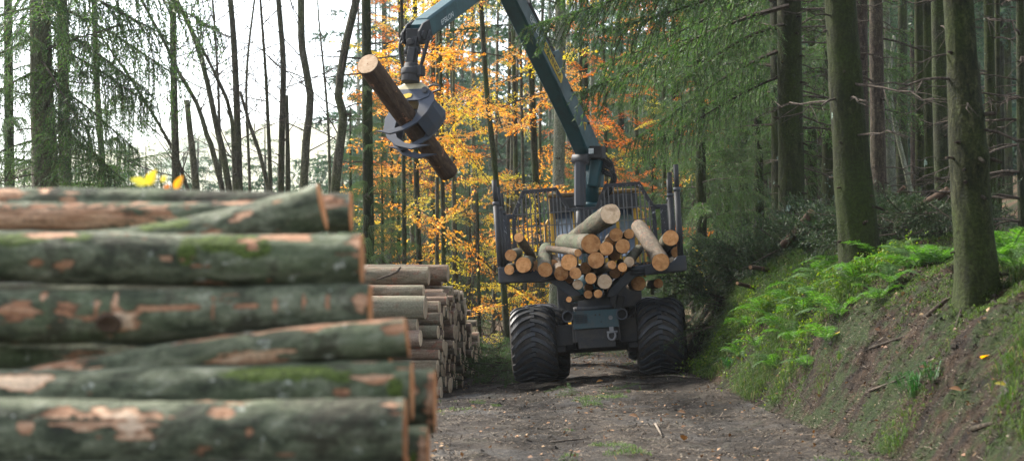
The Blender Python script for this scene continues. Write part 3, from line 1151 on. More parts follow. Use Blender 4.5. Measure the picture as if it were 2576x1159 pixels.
BA, BB, BC = cp(0, 4.2), cp(4.5, 6.97), cp(7.67, 5.52)
boom, bax, bup = beam('main_boom', BA, BB, [(-0.045, 0.14, 0.20), (0.02, 0.22, 0.30), (0.12, 0.25, 0.29), (0.24, 0.24, 0.23), (0.45, 0.22, 0.20), (1.0, 0.15, 0.15)], 0.31, 'teal')
# raised rib plates and cylinder bracket on the upper side
for s in (-1, 1):
    mb = MB()
    o_ = BA + NS * (s * 0.10)
    mb.extrude([(2.05, 0.18), (2.95, 0.17), (2.80, 0.26), (2.62, 0.46), (2.40, 0.46), (2.28, 0.28)], (o_, bax, bup, NS), 0.03)
    part('cylinder_bracket', mb, M['teal'], boom, world=True, bev=0.006)
mb = MB()
mb.tube([BA + bax * 2.52 + bup * 0.36, BA + bax * 4.1 + bup * 0.34], 0.085, 16)
part('fold_cylinder', mb, M['black_steel'], boom, world=True)
mb = MB()
mb.tube([BA + bax * 4.1 + bup * 0.34, BA + bax * 5.1 + bup * 0.33], 0.045, 12)
part('piston_rod', mb, M['chrome'], boom, world=True)
# lift cylinder housing standing beside the pillar
cyl0, cyl1 = P(1459, 518, 33.75), P(1459, 408, 33.75)
mb = MB()
mb.tube([cyl0, cyl1], 0.115, 8, sm=False)
part('lift_cylinder', mb, M['grey_steel'], world=True, bev=0.01)
mb = MB()
mb.tube([cyl0 - Vector((0, 0, 0.75)), cyl0], 0.075, 12)
part('lift_rod', mb, M['grey_steel'], world=True)
mb = MB()
mb.tube([cyl1 + NS * -0.14 + Vector((0, 0, 0.06)), cyl1 + NS * 0.16 + Vector((0, 0, 0.06))], 0.095, 18)
part('cylinder_eye', mb, M['bunk_steel'], world=True)
# valve box with its label and hoses
vb = P(1499, 384, 33.9)
mb = MB()
mb.box(vb, (0.32, 0.30, 0.24), Euler((0, 0, R(-20))).to_matrix())
vbox = part('valve_box', mb, M['black_steel'], world=True, bev=0.02)
mb = MB()
mb.box(P(1487, 380, 33.72), (0.10, 0.01, 0.10), Euler((0, 0, R(-20))).to_matrix())
part('worn_sticker', mb, M['decal_white'], vbox, world=True)
mb = MB()
mb.box(P(1498, 436, 34.05), (0.22, 0.26, 0.52), Euler((0, R(8), R(-20))).to_matrix())
part('valve_block', mb, M['teal'], world=True, bev=0.03)
for i in range(9):
    a0 = P(1512 + rnd.uniform(-4, 4), 392 + i * 5.5, 34.05)
    b0 = P(1511 + i * 2.0, 498 + rnd.uniform(-6, 6), 34.2)
    out = 34 + 22 * rnd.random() + (12 if i < 3 else 0)
    m0 = P(1512 + out, 405 + i * 5, 33.9 + rnd.uniform(-.1, .1))
    m1 = P(1514 + out * rnd.uniform(0.6, 1.0), 455 + i * 2, 33.95)
    pts = []
    for k in range(15):
        t = k / 14
        pts.append(a0 * (1 - t) ** 3 + m0 * 3 * t * (1 - t) ** 2 + m1 * 3 * t * t * (1 - t) + b0 * t ** 3)
    mb = MB()
    mb.tube(pts, 0.021, 8)
    part('hydraulic_hose', mb, M['hose'], vbox, world=True)

# outer boom
oboom, oax, oup = beam('outer_boom', BB, BC, [(-0.05, 0.13, 0.14), (0.1, 0.17, 0.16), (0.93, 0.17, 0.145), (0.935, 0.15, 0.13), (0.99, 0.13, 0.11)], 0.26, 'teal')
mb = MB()
for s in (-1, 1):
    mb.extrude([(-0.12, 0.15), (0.10, 0.16), (0.30, 0.09), (0.34, -0.05), (0.26, -0.14), (0.02, -0.155), (-0.12, -0.14)], (BC - oax * 0.08 + NS * s * 0.137, oax, oup, NS), 0.035)
mb.tube([BC + oax * 0.14 - NS * 0.20, BC + oax * 0.14 + NS * 0.20], 0.07, 14)
mb.box(BC + oax * 0.12 - oup * 0.02, (0.24, 0.24, 0.22))
part('boom_nose', mb, M['black_steel'], oboom, world=True, bev=0.008)
mb = MB()
mb.tube([BB - NS * 0.22, BB + NS * 0.22], 0.10, 16)
part('elbow_pin', mb, M['black_steel'], oboom, world=True)


def decal(name, text, origin, ux, uy, size, mat, parent, off=0.004, plate=None, squeeze=1.0):
    """flat lettering on a side face: ux is reading direction, uy is letter up"""
    cu = bpy.data.curves.new('lettering', 'FONT')
    cu.body = text
    cu.size = size
    cu.offset = size * 0.018
    cu.align_x = 'LEFT'
    tmp = bpy.data.objects.new('lettering', cu)
    COL.objects.link(tmp)
    dg = bpy.context.evaluated_depsgraph_get()
    me = bpy.data.meshes.new_from_object(tmp.evaluated_get(dg))
    bpy.data.objects.remove(tmp)
    nn = ux.cross(uy).normalized()
    Mx = Matrix(((ux.x * squeeze, uy.x, nn.x, 0), (ux.y * squeeze, uy.y, nn.y, 0), (ux.z * squeeze, uy.z, nn.z, 0), (0, 0, 0, 1)))
    Mx = TI @ Matrix.Translation(origin + nn * off) @ Mx
    me.transform(Mx)
    me.materials.clear()
    me.materials.append(M[mat])
    return obj(name, me, parent)


# PALFINGER plate and EPSILON lettering on the side of the main boom, reading down the boom
rd = -bax
uu = bup
org = BA + bax * 3.30 + NS * 0.155
mb = MB()
mb.extrude([(0.0, -0.055), (0.03, -0.075), (0.99, -0.075), (1.02, -0.045), (1.02, 0.085), (0.99, 0.115), (0.03, 0.115), (0.0, 0.09)], (org + NS * 0.004, rd, uu, NS), 0.006)
plate = part('maker_plate', mb, M['decal_yellow'], boom, world=True)
decal('lettering', 'PALFINGER', org + rd * 0.04 - uu * 0.035, rd, uu, 0.165, 'decal_black', boom, 0.010, squeeze=1.07)
decal('lettering', 'EPSILON', org - rd * 0.80 - uu * 0.035, rd, uu, 0.17, 'decal_white', boom, 0.004, squeeze=1.15)
# warning triangle
mb = MB()
wo = BA + bax * 0.88 + NS * 0.155 + bup * 0.02
mb.extrude([(-0.085, -0.06), (0.085, -0.06), (0.0, 0.10)][::-1], (wo + NS * 0.003, NS.cross(Vector((0, 0, -1))), Vector((0, 0, -1)), NS), 0.005)
wt = part('warning_sticker', mb, M['decal_yellow'], boom, world=True)
mb = MB()
mb.extrude([(-0.045, -0.035), (0.045, -0.035), (0.0, 0.05)][::-1], (wo + NS * 0.007, NS.cross(Vector((0, 0, -1))), Vector((0, 0, -1)), NS), 0.003)
part('warning_symbol', mb, M['decal_black'], boom, world=True)
ud = -oax
decal('lettering', 'EPSILON', BB + oax * 2.86 + NS * 0.13 - oup * 0.07, ud, oup, 0.115, 'decal_white', oboom, 0.004, squeeze=1.15)

# hanging link, rotator and grapple
tip = BC + oax * 0.14
top = P(1032, 208, 27.0)
mb = MB()
d = (top - tip)
mb.box(tip + d * 0.18, (0.17, 0.15, 0.24), Euler((0, R(12), R(-20))).to_matrix())
mb.tube([tip + d * 0.14 - HD * 0.13, tip + d * 0.14 + HD * 0.13], 0.055, 12)
part('hanger_link', mb, M['black_steel'], world=True, bev=0.015)
mb = MB()
mb.box(tip + d * 0.46, (0.13, 0.16, 0.30), Euler((0, R(10), R(-20))).to_matrix())
mb.box(tip + d * 0.46 + NS * 0.06, (0.06, 0.08, 0.34), Euler((0, R(6), R(-20))).to_matrix())
mb.tube([tip + d * 0.32 - NS * 0.12, tip + d * 0.32 + NS * 0.12], 0.06, 12)
part('swing_damper', mb, M['black_steel'], world=True, bev=0.015)
mb = MB()
dn = d.normalized()
mb.tube([tip + d * 0.60, tip + d * 0.70, tip + d * 0.72, tip + d * 0.84, tip + d * 0.86, tip + d * 1.0], [0.11, 0.12, 0.155, 0.155, 0.14, 0.14], 20)
mb.box(tip + d * 0.76 + NS * 0.14, (0.14, 0.14, 0.16), Euler((0, 0, R(-20))).to_matrix())
part('rotator', mb, M['black_steel'], world=True, bev=0.01)

# hoses looping from the boom tip to the rotator and along the boom
for k in range(4):
    a0 = BC - oax * 0.12 + NS * (0.16 if k % 2 else -0.15) + oup * (0.05 - 0.05 * k)
    b0 = tip + d * 0.78 + NS * (0.12 if k % 2 else -0.10)
    m0 = a0 + oax * (0.30 + 0.06 * k) + NS * (0.12 if k % 2 else -0.14) + Vector((0, 0, 0.02))
    m1 = tip + d * 0.45 + NS * (0.22 if k % 2 else -0.20) + HD * (0.10 - 0.06 * k)
    pts = []
    for i in range(13):
        t = i / 12
        pts.append(a0 * (1 - t) ** 3 + m0 * 3 * t * (1 - t) ** 2 + m1 * 3 * t * t * (1 - t) + b0 * t ** 3)
    mb = MB()
    mb.tube(pts, 0.016, 8)
    part('hydraulic_hose', mb, M['hose'], oboom, world=True)
for k in range(2):
    mb = MB()
    mb.tube([BA + bax * (0.5 + 0.55 * i) + bup * (0.235 - 0.012 * i + 0.015 * math.sin(i * 2.1 + k)) + NS * (0.06 + 0.05 * k) for i in range(9)], 0.017, 8)
    part('hydraulic_pipe', mb, M['hose'], boom, world=True)
for k in range(3):
    q = BA + bax * (0.75 + 1.05 * k)
    mb = MB()
    mb.box(q + NS * 0.158 + bup * (0.17 - 0.02 * k), (0.05, 0.05, 0.02), bax.to_track_quat('X', 'Z').to_matrix())
    part('pipe_clamp', mb, M['black_steel'], boom, world=True)

HA, HBp = P(925, 161, 25.7), P(1124, 434, 28.2)          # the held log, near end and far end
la = (HBp - HA).normalized()
SS = la.cross(Vector((0, 0, 1))).normalized()             # to the right in the picture
UU = SS.cross(la).normalized()
gc = HA.lerp(HBp, 0.50)
GR = empty('grapple', L(gc), TRK)
GI = (TM @ Matrix.Translation(L(gc))).inverted()


def gpart(name, mb, mat, bev=0.01, parent=None):
    mb.xform(GI)
    o = mb.build(name, M[mat], parent or GR)
    if bev:
        bevel(o, bev)
    return o


crown = gc + UU * 0.40
mb = MB()
fr = (crown, SS, UU, la)
mb.extrude([(-0.26, -0.10), (0.26, -0.10), (0.29, 0.02), (0.24, 0.14), (0.13, 0.21), (0.0, 0.23), (-0.13, 0.21), (-0.24, 0.14), (-0.29, 0.02)], fr, 0.34)
gpart('grapple_crown', mb, 'cream', 0.05)
for sl in (-1, 1):
    mb = MB()
    fr = (crown - la * 0.18 * sl, SS, UU, la)
    mb.extrude([(-0.30, -0.10), (-0.20, -0.16), (0.20, -0.16), (0.34, -0.10), (0.36, 0.0), (0.26, 0.05), (-0.24, 0.05), (-0.32, 0.0)], fr, 0.03)
    gpart('crown_plate', mb, 'grapple', 0.008)
mb = MB()
mb.extrude([(-0.10, -0.11), (-0.03, -0.125), (0.05, -0.10), (0.06, -0.05), (0.0, -0.03), (-0.08, -0.05)], (crown - la * 0.199, SS, UU, la), 0.006)
gpart('crown_slot', mb, 'decal_yellow', 0)
for sx in (-1, 1):
    mb = MB()
    mb.tube([crown + SS * 0.27 * sx - la * 0.24, crown + SS * 0.27 * sx + la * 0.44], 0.05, 14)
    gpart('jaw_pin', mb, 'grey_steel', 0)
JAWS = (
    ((-0.16, 0.30), [(0.12, 0.42), (0.30, 0.46), (0.41, 0.36), (0.44, 0.22), (0.37, 0.03), (0.25, -0.14), (0.06, -0.27), (-0.18, -0.335), (-0.44, -0.27)],
     [(-0.22, -0.262), (0.0, -0.205), (0.15, -0.115), (0.205, 0.04), (0.20, 0.18), (0.14, 0.30)], [(0.42, 0.30), (0.42, 0.18), (0.35, 0.02), (0.24, -0.12)]),
    ((0.17, 0.44), [(-0.16, 0.42), (-0.32, 0.45), (-0.46, 0.33), (-0.52, 0.16), (-0.50, -0.03), (-0.40, -0.20), (-0.22, -0.34), (0.05, -0.41), (0.36, -0.34)],
     [(0.10, -0.33), (-0.08, -0.29), (-0.23, -0.19), (-0.31, -0.02), (-0.31, 0.14), (-0.22, 0.28)], [(-0.45, 0.30), (-0.50, 0.14), (-0.48, -0.03), (-0.39, -0.18), (-0.22, -0.32)]),
)
for offs, j_out, j_in, web in JAWS:
    mb = MB()
    for ofs in offs:
        mb.extrude(j_out + j_in, (gc + la * ofs, SS, UU, la), 0.035)
    o0, o1 = offs
    vs, fs = [], []
    for (a_, b_) in web:
        for k_ in (0.99, 0.92):
            for oo in (o0, o1):
                vs.append(gc + SS * a_ * k_ + UU * b_ * k_ + la * oo)
    for i in range(len(web) - 1):
        q = i * 4
        fs += [(q, q + 1, q + 5, q + 4), (q + 2, q + 6, q + 7, q + 3), (q, q + 4, q + 6, q + 2), (q + 1, q + 3, q + 7, q + 5)]
    mb.add(vs, fs)
    gpart('jaw', mb, 'grapple', 0.006)
mb = MB()
pts = [crown + SS * 0.10 + UU * 0.16, crown + SS * 0.26 + UU * 0.24, crown + SS * 0.38 + UU * 0.22, crown + SS * 0.40 + UU * 0.14, crown + SS * 0.28 + UU * 0.10]
mb.tube(pts, 0.018, 8)
gpart('hydraulic_hose', mb, 'hose', 0)


# ------------------------------------------------------------------ logs
PACK = [(29.10,0.10,0.101),(29.32,0.08,0.079),(29.59,0.17,0.170),(29.86,0.08,0.081),(30.05,0.09,0.091),(30.29,0.15,0.146),(30.51,0.07,0.066),(30.69,0.07,0.073),(30.89,0.09,0.093),(31.12,0.08,0.079),(31.28,0.06,0.060),(31.42,0.08,0.082),(31.60,0.08,0.078),(31.81,0.11,0.107),(31.99,0.05,0.052),(32.13,0.07,0.070),(32.37,0.13,0.127),(32.70,0.16,0.159),(32.89,0.05,0.054),(33.07,0.11,0.108),(33.26,0.06,0.064),(33.45,0.07,0.067),(33.63,0.07,0.067),(33.82,0.08,0.077),(34.04,0.12,0.121),(34.27,0.11,0.111),(34.49,0.09,0.090),(34.66,0.08,0.078),(34.85,0.09,0.088),(35.03,0.09,0.085),(35.23,0.11,0.113),(35.43,0.07,0.072),(35.63,0.09,0.088),(35.81,0.09,0.085),(35.99,0.09,0.087),(36.18,0.10,0.095),(36.41,0.09,0.094),(36.63,0.13,0.135),(36.89,0.09,0.086),(32.01,0.25,0.145),(33.35,0.18,0.080),(33.54,0.18,0.076),(30.59,0.20,0.091),(33.70,0.21,0.099),(31.24,0.21,0.096),(35.50,0.27,0.133),(31.52,0.27,0.127),(31.03,0.24,0.103),(30.76,0.21,0.079),(34.74,0.22,0.085),(29.25,0.29,0.138),(29.94,0.24,0.094),(32.92,0.17,0.058),(36.30,0.21,0.071),(35.89,0.22,0.073),(34.94,0.28,0.127),(35.72,0.23,0.085),(34.43,0.34,0.170),(36.07,0.27,0.109),(33.20,0.26,0.092),(33.88,0.23,0.077),(31.76,0.33,0.120),(36.46,0.26,0.081),(30.10,0.25,0.068),(33.00,0.31,0.106),(34.17,0.28,0.088),(35.19,0.35,0.129),(32.50,0.30,0.086),(32.20,0.17,0.050),(32.26,0.34,0.113),(31.67,0.18,0.050),(33.45,0.38,0.144),(30.45,0.40,0.158),(34.01,0.31,0.077),(29.79,0.28,0.061),(30.88,0.28,0.056),(35.84,0.40,0.116),(30.68,0.35,0.082),(36.24,0.34,0.073),(30.20,0.36,0.081),(33.79,0.47,0.170),(31.33,0.38,0.098),(32.81,0.41,0.112),(34.70,0.42,0.113),(29.47,0.43,0.122),(30.02,0.44,0.124),(31.15,0.35,0.070),(29.70,0.40,0.082),(32.63,0.38,0.069),(30.94,0.39,0.070),(33.17,0.47,0.127),(35.65,0.41,0.075),(34.11,0.44,0.086),(35.37,0.43,0.071),(30.81,0.43,0.073),(32.43,0.48,0.113),(36.02,0.45,0.076),(31.91,0.45,0.075),(31.60,0.48,0.103),(32.09,0.49,0.103),(35.01,0.51,0.113),(31.07,0.49,0.093),(34.59,0.19,0.050),(29.26,0.53,0.108),(35.51,0.53,0.103),(30.67,0.57,0.122),(29.83,0.47,0.067),(35.26,0.64,0.170),(32.97,0.47,0.059),(30.22,0.55,0.111),(32.65,0.53,0.089),(34.25,0.51,0.075),(31.40,0.58,0.114),(31.78,0.53,0.080),(36.36,0.34,0.050),(31.22,0.50,0.061),(29.64,0.57,0.102),(34.55,0.66,0.170),(32.26,0.51,0.055),(35.71,0.56,0.088),(33.54,0.65,0.140),(30.90,0.60,0.107),(34.82,0.56,0.078),(33.34,0.54,0.056),(36.15,0.42,0.050),(34.01,0.57,0.069),(32.88,0.58,0.078),(34.86,0.44,0.050),(31.96,0.56,0.051),(29.89,0.62,0.097),(34.15,0.62,0.077),(33.03,0.61,0.069),(32.21,0.63,0.077),(29.41,0.62,0.068),(31.18,0.68,0.118),(30.43,0.71,0.149),(31.66,0.75,0.170),(32.53,0.69,0.110),(33.26,0.69,0.112),(32.02,0.75,0.141),(33.91,0.77,0.153),(34.93,0.75,0.141),(30.08,0.75,0.130),(34.31,0.65,0.072),(31.87,0.62,0.053),(32.75,0.72,0.117),(29.53,0.72,0.085),(29.30,0.72,0.086),(32.35,0.64,0.066),(35.48,0.69,0.058),(29.74,0.80,0.138),(30.78,0.77,0.102),(32.94,0.71,0.063),(30.99,0.78,0.100),(34.21,0.78,0.097),(31.37,0.79,0.104),(32.31,0.88,0.170),(33.08,0.77,0.087),(33.70,0.77,0.058),(33.41,0.83,0.089),(34.38,0.82,0.072),(29.42,0.87,0.105),(32.91,0.86,0.094),(34.72,0.87,0.098),(30.61,0.83,0.073),(32.60,0.88,0.100),(35.13,0.84,0.075),(33.59,0.89,0.104),(30.26,0.86,0.080),(31.13,0.85,0.062),(33.22,0.90,0.103),(29.93,0.87,0.070),(31.87,0.98,0.140),(34.52,0.93,0.101),(34.10,0.94,0.102),(30.87,0.94,0.091),(30.49,0.93,0.086),(35.61,0.65,0.050),(31.49,0.99,0.130),(31.24,0.92,0.068),(30.11,1.00,0.120),(34.29,0.93,0.072),(33.77,0.96,0.084),(29.58,0.96,0.082),(30.72,0.92,0.063),(31.04,0.96,0.083),(32.77,1.00,0.102),(33.05,0.96,0.077),(32.08,0.94,0.059),(29.84,0.98,0.073),(33.38,1.02,0.095),(30.34,1.08,0.127),(32.51,1.08,0.115),(33.93,1.05,0.096),(34.86,0.95,0.064),(30.63,1.08,0.118),(31.19,1.06,0.089),(34.38,1.05,0.081),(29.44,1.09,0.118),(32.13,1.09,0.107),(33.64,1.09,0.103),(34.65,1.01,0.061),(29.71,1.05,0.072),(31.68,0.97,0.051),(33.16,1.09,0.094),(32.94,1.09,0.089),(30.94,1.14,0.119),(34.22,1.10,0.094),(29.94,1.10,0.078),(31.68,1.22,0.170),(34.55,1.09,0.063),(31.33,1.09,0.057),(32.33,1.12,0.072),(32.69,1.19,0.104),(33.47,1.16,0.079),(34.06,1.16,0.076),(33.80,1.14,0.061),(29.78,1.25,0.141),(33.31,1.17,0.072),(29.61,1.14,0.062),(31.96,1.18,0.085),(30.17,1.17,0.068),(31.42,1.19,0.082),(31.14,1.28,0.135),(30.49,1.22,0.076),(33.04,1.23,0.087),(33.91,1.22,0.078),(30.03,1.23,0.083),(30.75,1.28,0.114),(32.41,1.27,0.104),(32.87,1.24,0.079),(32.24,1.23,0.065),(33.72,1.26,0.084),(29.54,1.31,0.115),(32.10,1.29,0.088),(30.27,1.28,0.084),(34.77,1.01,0.050),(33.22,1.34,0.121),(34.34,1.18,0.055),(34.16,1.24,0.058),(33.56,1.29,0.078),(31.91,1.35,0.089),(31.36,1.35,0.089),(33.40,1.29,0.069),(32.58,1.34,0.080),(34.04,1.31,0.072),(30.59,1.30,0.050),(30.94,1.35,0.081),(30.42,1.34,0.070),(32.76,1.39,0.101),(30.13,1.37,0.084),(32.98,1.43,0.120),(32.25,1.42,0.110),(29.94,1.45,0.117),(30.57,1.47,0.130),(31.52,1.46,0.110),(33.85,1.37,0.083),(33.42,1.50,0.136),(33.66,1.40,0.065),(30.31,1.45,0.087),(29.68,1.49,0.116),(32.05,1.44,0.080),(32.46,1.48,0.111),(31.78,1.44,0.068),(30.83,1.45,0.074),(31.04,1.50,0.105),(31.26,1.53,0.111),(33.17,1.58,0.129),(31.90,1.53,0.086),(30.15,1.55,0.097),(32.66,1.57,0.108),(31.69,1.59,0.102),(32.83,1.53,0.058),(32.14,1.56,0.073),(30.76,1.66,0.140),(30.40,1.56,0.059),(32.31,1.64,0.108),(29.83,1.61,0.077),(31.44,1.67,0.121),(32.93,1.61,0.069),(30.00,1.65,0.089),(33.61,1.50,0.050),(30.29,1.66,0.087),(32.01,1.71,0.124),(30.95,1.63,0.054)]


def log_mesh(name, Lg, r0, r1, mat, nseg=14, ns=14, bend=0.03, lump=0.05, seed=0.0):
    """round timber along +X from x = 0"""
    mb = MB()
    vs = []
    for i in range(nseg + 1):
        t = i / nseg
        x = t * Lg
        by, bz = bend * math.sin(t * 3.0 + seed), bend * 0.7 * math.sin(t * 2.3 + seed * 1.7)
        by -= bend * math.sin(seed) * (1 - t); bz -= bend * 0.7 * math.sin(seed * 1.7) * (1 - t)
        r = r0 + (r1 - r0) * t
        for j in range(ns):
            a_ = 2 * math.pi * j / ns
            k = 1 + lump * fbm(math.cos(a_) * 1.2 + seed, math.sin(a_) * 1.2, x * 1.3 + seed, 3)
            vs.append((x, by + r * k * math.cos(a_), bz + r * k * math.sin(a_)))
    fs = [(i * ns + j, i * ns + (j + 1) % ns, (i + 1) * ns + (j + 1) % ns, (i + 1) * ns + j) for i in range(nseg) for j in range(ns)]
    fs.append(tuple(nseg * ns + j for j in range(ns)))
    mb.add(vs, fs, 0, True)
    mb.s[-1] = False
    me = mb.mesh(name, M[mat])
    # the sawn face is a disc a little proud of the bark at the near end
    rim = [(vs[j][0] - 0.004, vs[j][1] * 0.955, vs[j][2] * 0.955) for j in range(ns)]
    rim2 = [(vs[j][0] + 0.004, vs[j][1] * 0.975, vs[j][2] * 0.975) for j in range(ns)]
    mf = MB()
    mf.add([(-0.006, 0, 0)] + rim + rim2, [(0, 1 + (j + 1) % ns, 1 + j) for j in range(ns)] + [(1 + j, 1 + (j + 1) % ns, 1 + ns + (j + 1) % ns, 1 + ns + j) for j in range(ns)])
    rimd = [(vs[j][0] + 0.001, vs[j][1], vs[j][2]) for j in range(ns)]
    mf2 = MB()
    mf2.add(rim2 + rimd, [(j, (j + 1) % ns, ns + (j + 1) % ns, ns + j) for j in range(ns)])
    return me, mf, vs


def make_log(name, A, B, r0, r1, bark, cut, label, cat='log', group=None, ns=16, nseg=16, roll=None, far_face=False, lump=0.06, bend=0.02):
    A, B = Vector(A), Vector(B)
    sd = rnd.uniform(0, 50)
    me, mf, vs = log_mesh(name, (B - A).length, r0, r1, bark, nseg, ns, bend, lump, sd)
    o = obj(name, me)
    q = (B - A).to_track_quat('X', 'Z')
    o.rotation_mode = 'QUATERNION'
    o.rotation_quaternion = q
    o.location = A
    mf.build('cut_face', M[cut], o)
    if far_face:
        n_ = ns
        ring = vs[-n_:]
        cx = sum(p[1] for p in ring) / n_
        cz = sum(p[2] for p in ring) / n_
        Lg = (B - A).length
        m2 = MB()
        m2.add([(0.006, 0, 0)] + [(0.004, (p[1] - cx) * 0.95, (p[2] - cz) * 0.95) for p in ring], [(0, 1 + j, 1 + (j + 1) % n_) for j in range(n_)])
        f2 = m2.build('cut_face', M[cut], o)
        f2.location = (Lg, cx, cz)
    thing(o, label, cat, group)
    return o


# --- the load: near end (picture position and radius in the enlarged crop), offset of the far end, distances
def zp(zx, zy, D):
    return P((zx / 3.622 + 1370) * 0.9051, (zy / 3.622 + 480) * 0.9054, D)


LG = 'logs loaded on the forwarder'
load = [
    # zx, zy, r, near D, far (zx, zy) or None, far D, cut, label
    (1185, 415, 105, 28.7, (800, 680), 32.4, 'cut_pale', 'thickest log lying topmost and slanting across the load'),
    (988, 715, 101, 28.9, (700, 690), 32.3, 'cut_orange', 'thick ringed log in the middle of the load right under the topmost log'),
    (1240, 622, 70, 29.0, None, 32.4, 'cut_orange', 'round log under the right edge of the topmost log, dark knot in its end'),
    (1370, 615, 52, 29.2, None, 32.5, 'cut_orange', 'small log at the upper right of the middle heap beside the long green log'),
    (1307, 738, 75, 28.9, (1240, 730), 32.3, 'cut_orange', 'log with a cracked end left of the long pale green log'),
    (1143, 762, 72, 28.9, None, 32.2, 'cut_orange', 'log touching the right side of the thick ringed middle log'),
    (1038, 878, 86, 28.8, None, 32.2, 'cut_orange', 'wide oval log end directly below the thick ringed middle log'),
    (768, 900, 85, 28.85, None, 32.2, 'cut_orange', 'broad round log left of centre under the small flaking log'),
    (855, 805, 38, 28.8, (560, 770), 30.6, 'cut_orange', 'thin log with flaking bark lying crosswise left of centre'),
    (525, 975, 76, 28.75, (535, 770), 32.2, 'cut_orange', 'log with white peeling bark alone on the left bunk arm'),
    (690, 1010, 76, 28.95, (615, 880), 32.2, 'cut_orange', 'half hidden log between the peeling log and the broad round log'),
    (830, 1010, 62, 28.6, (815, 960), 32.0, 'cut_orange', 'log with a torn bark collar just above the centre dip of the bunk'),
    (855, 1122, 52, 28.75, None, 32.0, 'cut_pale', 'pale log low on the left side of the centre dip'),
    (985, 1062, 58, 28.65, (990, 1030), 32.0, 'cut_orange', 'small orange log in the middle of the centre dip'),
    (1125, 1095, 76, 28.7, None, 32.0, 'cut_pale', 'large pale log low on the right side of the centre dip'),
    (1200, 925, 45, 28.6, (960, 1040), 30.6, 'cut_orange', 'slim green barked log slanting up to the right above the centre dip'),
    (1305, 950, 48, 28.6, (1290, 900), 31.8, 'cut_orange', 'small rough ended log right of the slim slanting log'),
    (1370, 895, 55, 28.8, (1470, 760), 32.2, 'cut_pale', 'log with a pale end beside the rough ended small log'),
    (1690, 898, 92, 28.75, (1470, 545), 32.6, 'cut_orange', 'long pale green barked log lying slantwise over the right bunk arm'),
    (1788, 655, 82, 28.95, (1690, 790), 32.3, 'cut_orange', 'log leaning against the right rear stake, highest on that side'),
    (1800, 905, 55, 29.4, (1740, 860), 32.3, 'cut_grey', 'log low behind the right stake with its end in shade'),
    (260, 650, 48, 28.8, (390, 850), 31.4, 'cut_orange', 'thin log sticking up at the left stakes, highest there'),
    (180, 830, 61, 28.75, (260, 810), 32.2, 'cut_orange', 'middle log of three beside the left rear stake'),
    (308, 925, 83, 28.7, (370, 900), 32.2, 'cut_orange', 'largest of the three logs beside the left rear stake'),
    (165, 975, 52, 28.8, (210, 950), 32.2, 'cut_orange', 'lowest log in the corner of the left rear stake'),
    (1465, 1112, 75, 29.9, None, 33.0, 'cut_orange', 'larger of two shaded log ends hanging below the right bunk arm'),
    (1665, 1112, 48, 29.9, None, 33.0, 'cut_orange', 'smaller of two shaded log ends hanging below the right bunk arm'),
    (1060, 1216, 44, 28.6, (1040, 1190), 31.5, 'cut_orange', 'short log at the very bottom of the centre dip'),
    (960, 1222, 44, 28.9, None, 31.5, 'cut_orange', 'log at the bottom of the centre dip beside the lowest short log'),
    (765, 1272, 30, 28.5, (900, 1240), 29.6, 'cut_orange', 'stubby broken branch poking left from the bottom of the load'),
]
for (zx, zy, r, D0, far, D1, cut, lab) in load:
    A = zp(zx, zy, D0)
    rm = r / 4.0 / F * D0
    if far is None:
        d0 = (P(1288, 723, 1) - P(1288, 723, 0))
        B = A + Vector((0.028, 1.0, 0.0)) * (D1 - D0)
    else:
        B = zp(far[0], far[1], D1)
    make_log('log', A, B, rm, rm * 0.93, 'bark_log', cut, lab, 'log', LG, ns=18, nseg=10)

DLAB = 'log end deep in the shade between the front logs of the load'
for (zx, zy, r, D0) in ((930, 960, 60, 29.7), (1230, 1005, 58, 29.6), (425, 950, 66, 29.7), (1180, 690, 55, 29.6), (605, 925, 55, 29.8), (965, 1150, 46, 29.6), (1060, 990, 52, 29.8), (760, 1065, 55, 29.6),
                        (400, 1020, 46, 29.5), (1335, 1020, 42, 29.6), (1560, 955, 62, 29.8), (1430, 970, 50, 29.5), (1230, 830, 55, 29.8), (1850, 800, 60, 29.9), (1190, 1180, 40, 29.4)):
    A = zp(zx, zy, D0)
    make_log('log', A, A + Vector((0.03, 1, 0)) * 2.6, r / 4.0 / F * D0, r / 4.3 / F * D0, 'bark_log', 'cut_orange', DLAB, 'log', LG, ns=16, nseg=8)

# --- the held log
make_log('held_log', HA, HBp, 0.168, 0.160, 'bark_dark_log', 'cut_pale', 'dark barked log gripped in the grapple high above the road', 'log', None, ns=22, nseg=20, far_face=True)

# --- the stacked pile behind (logs lie across, sawn ends to the right)
SG = 'stacked logs in the pile behind the beech logs'
protos = []
for k in range(7):
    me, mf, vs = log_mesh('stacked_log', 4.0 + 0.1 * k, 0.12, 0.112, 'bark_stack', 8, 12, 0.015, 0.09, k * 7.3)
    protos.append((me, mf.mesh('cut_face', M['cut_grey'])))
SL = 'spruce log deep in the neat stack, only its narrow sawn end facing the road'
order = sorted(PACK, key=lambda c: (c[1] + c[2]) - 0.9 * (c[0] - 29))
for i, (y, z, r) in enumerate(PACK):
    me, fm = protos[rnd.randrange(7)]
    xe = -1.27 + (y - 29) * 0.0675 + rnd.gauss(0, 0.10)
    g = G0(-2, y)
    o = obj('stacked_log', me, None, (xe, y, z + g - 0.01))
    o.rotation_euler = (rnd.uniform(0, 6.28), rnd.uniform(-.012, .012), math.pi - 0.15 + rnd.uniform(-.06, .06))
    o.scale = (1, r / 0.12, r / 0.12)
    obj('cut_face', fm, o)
    thing(o, SL, 'log', SG)
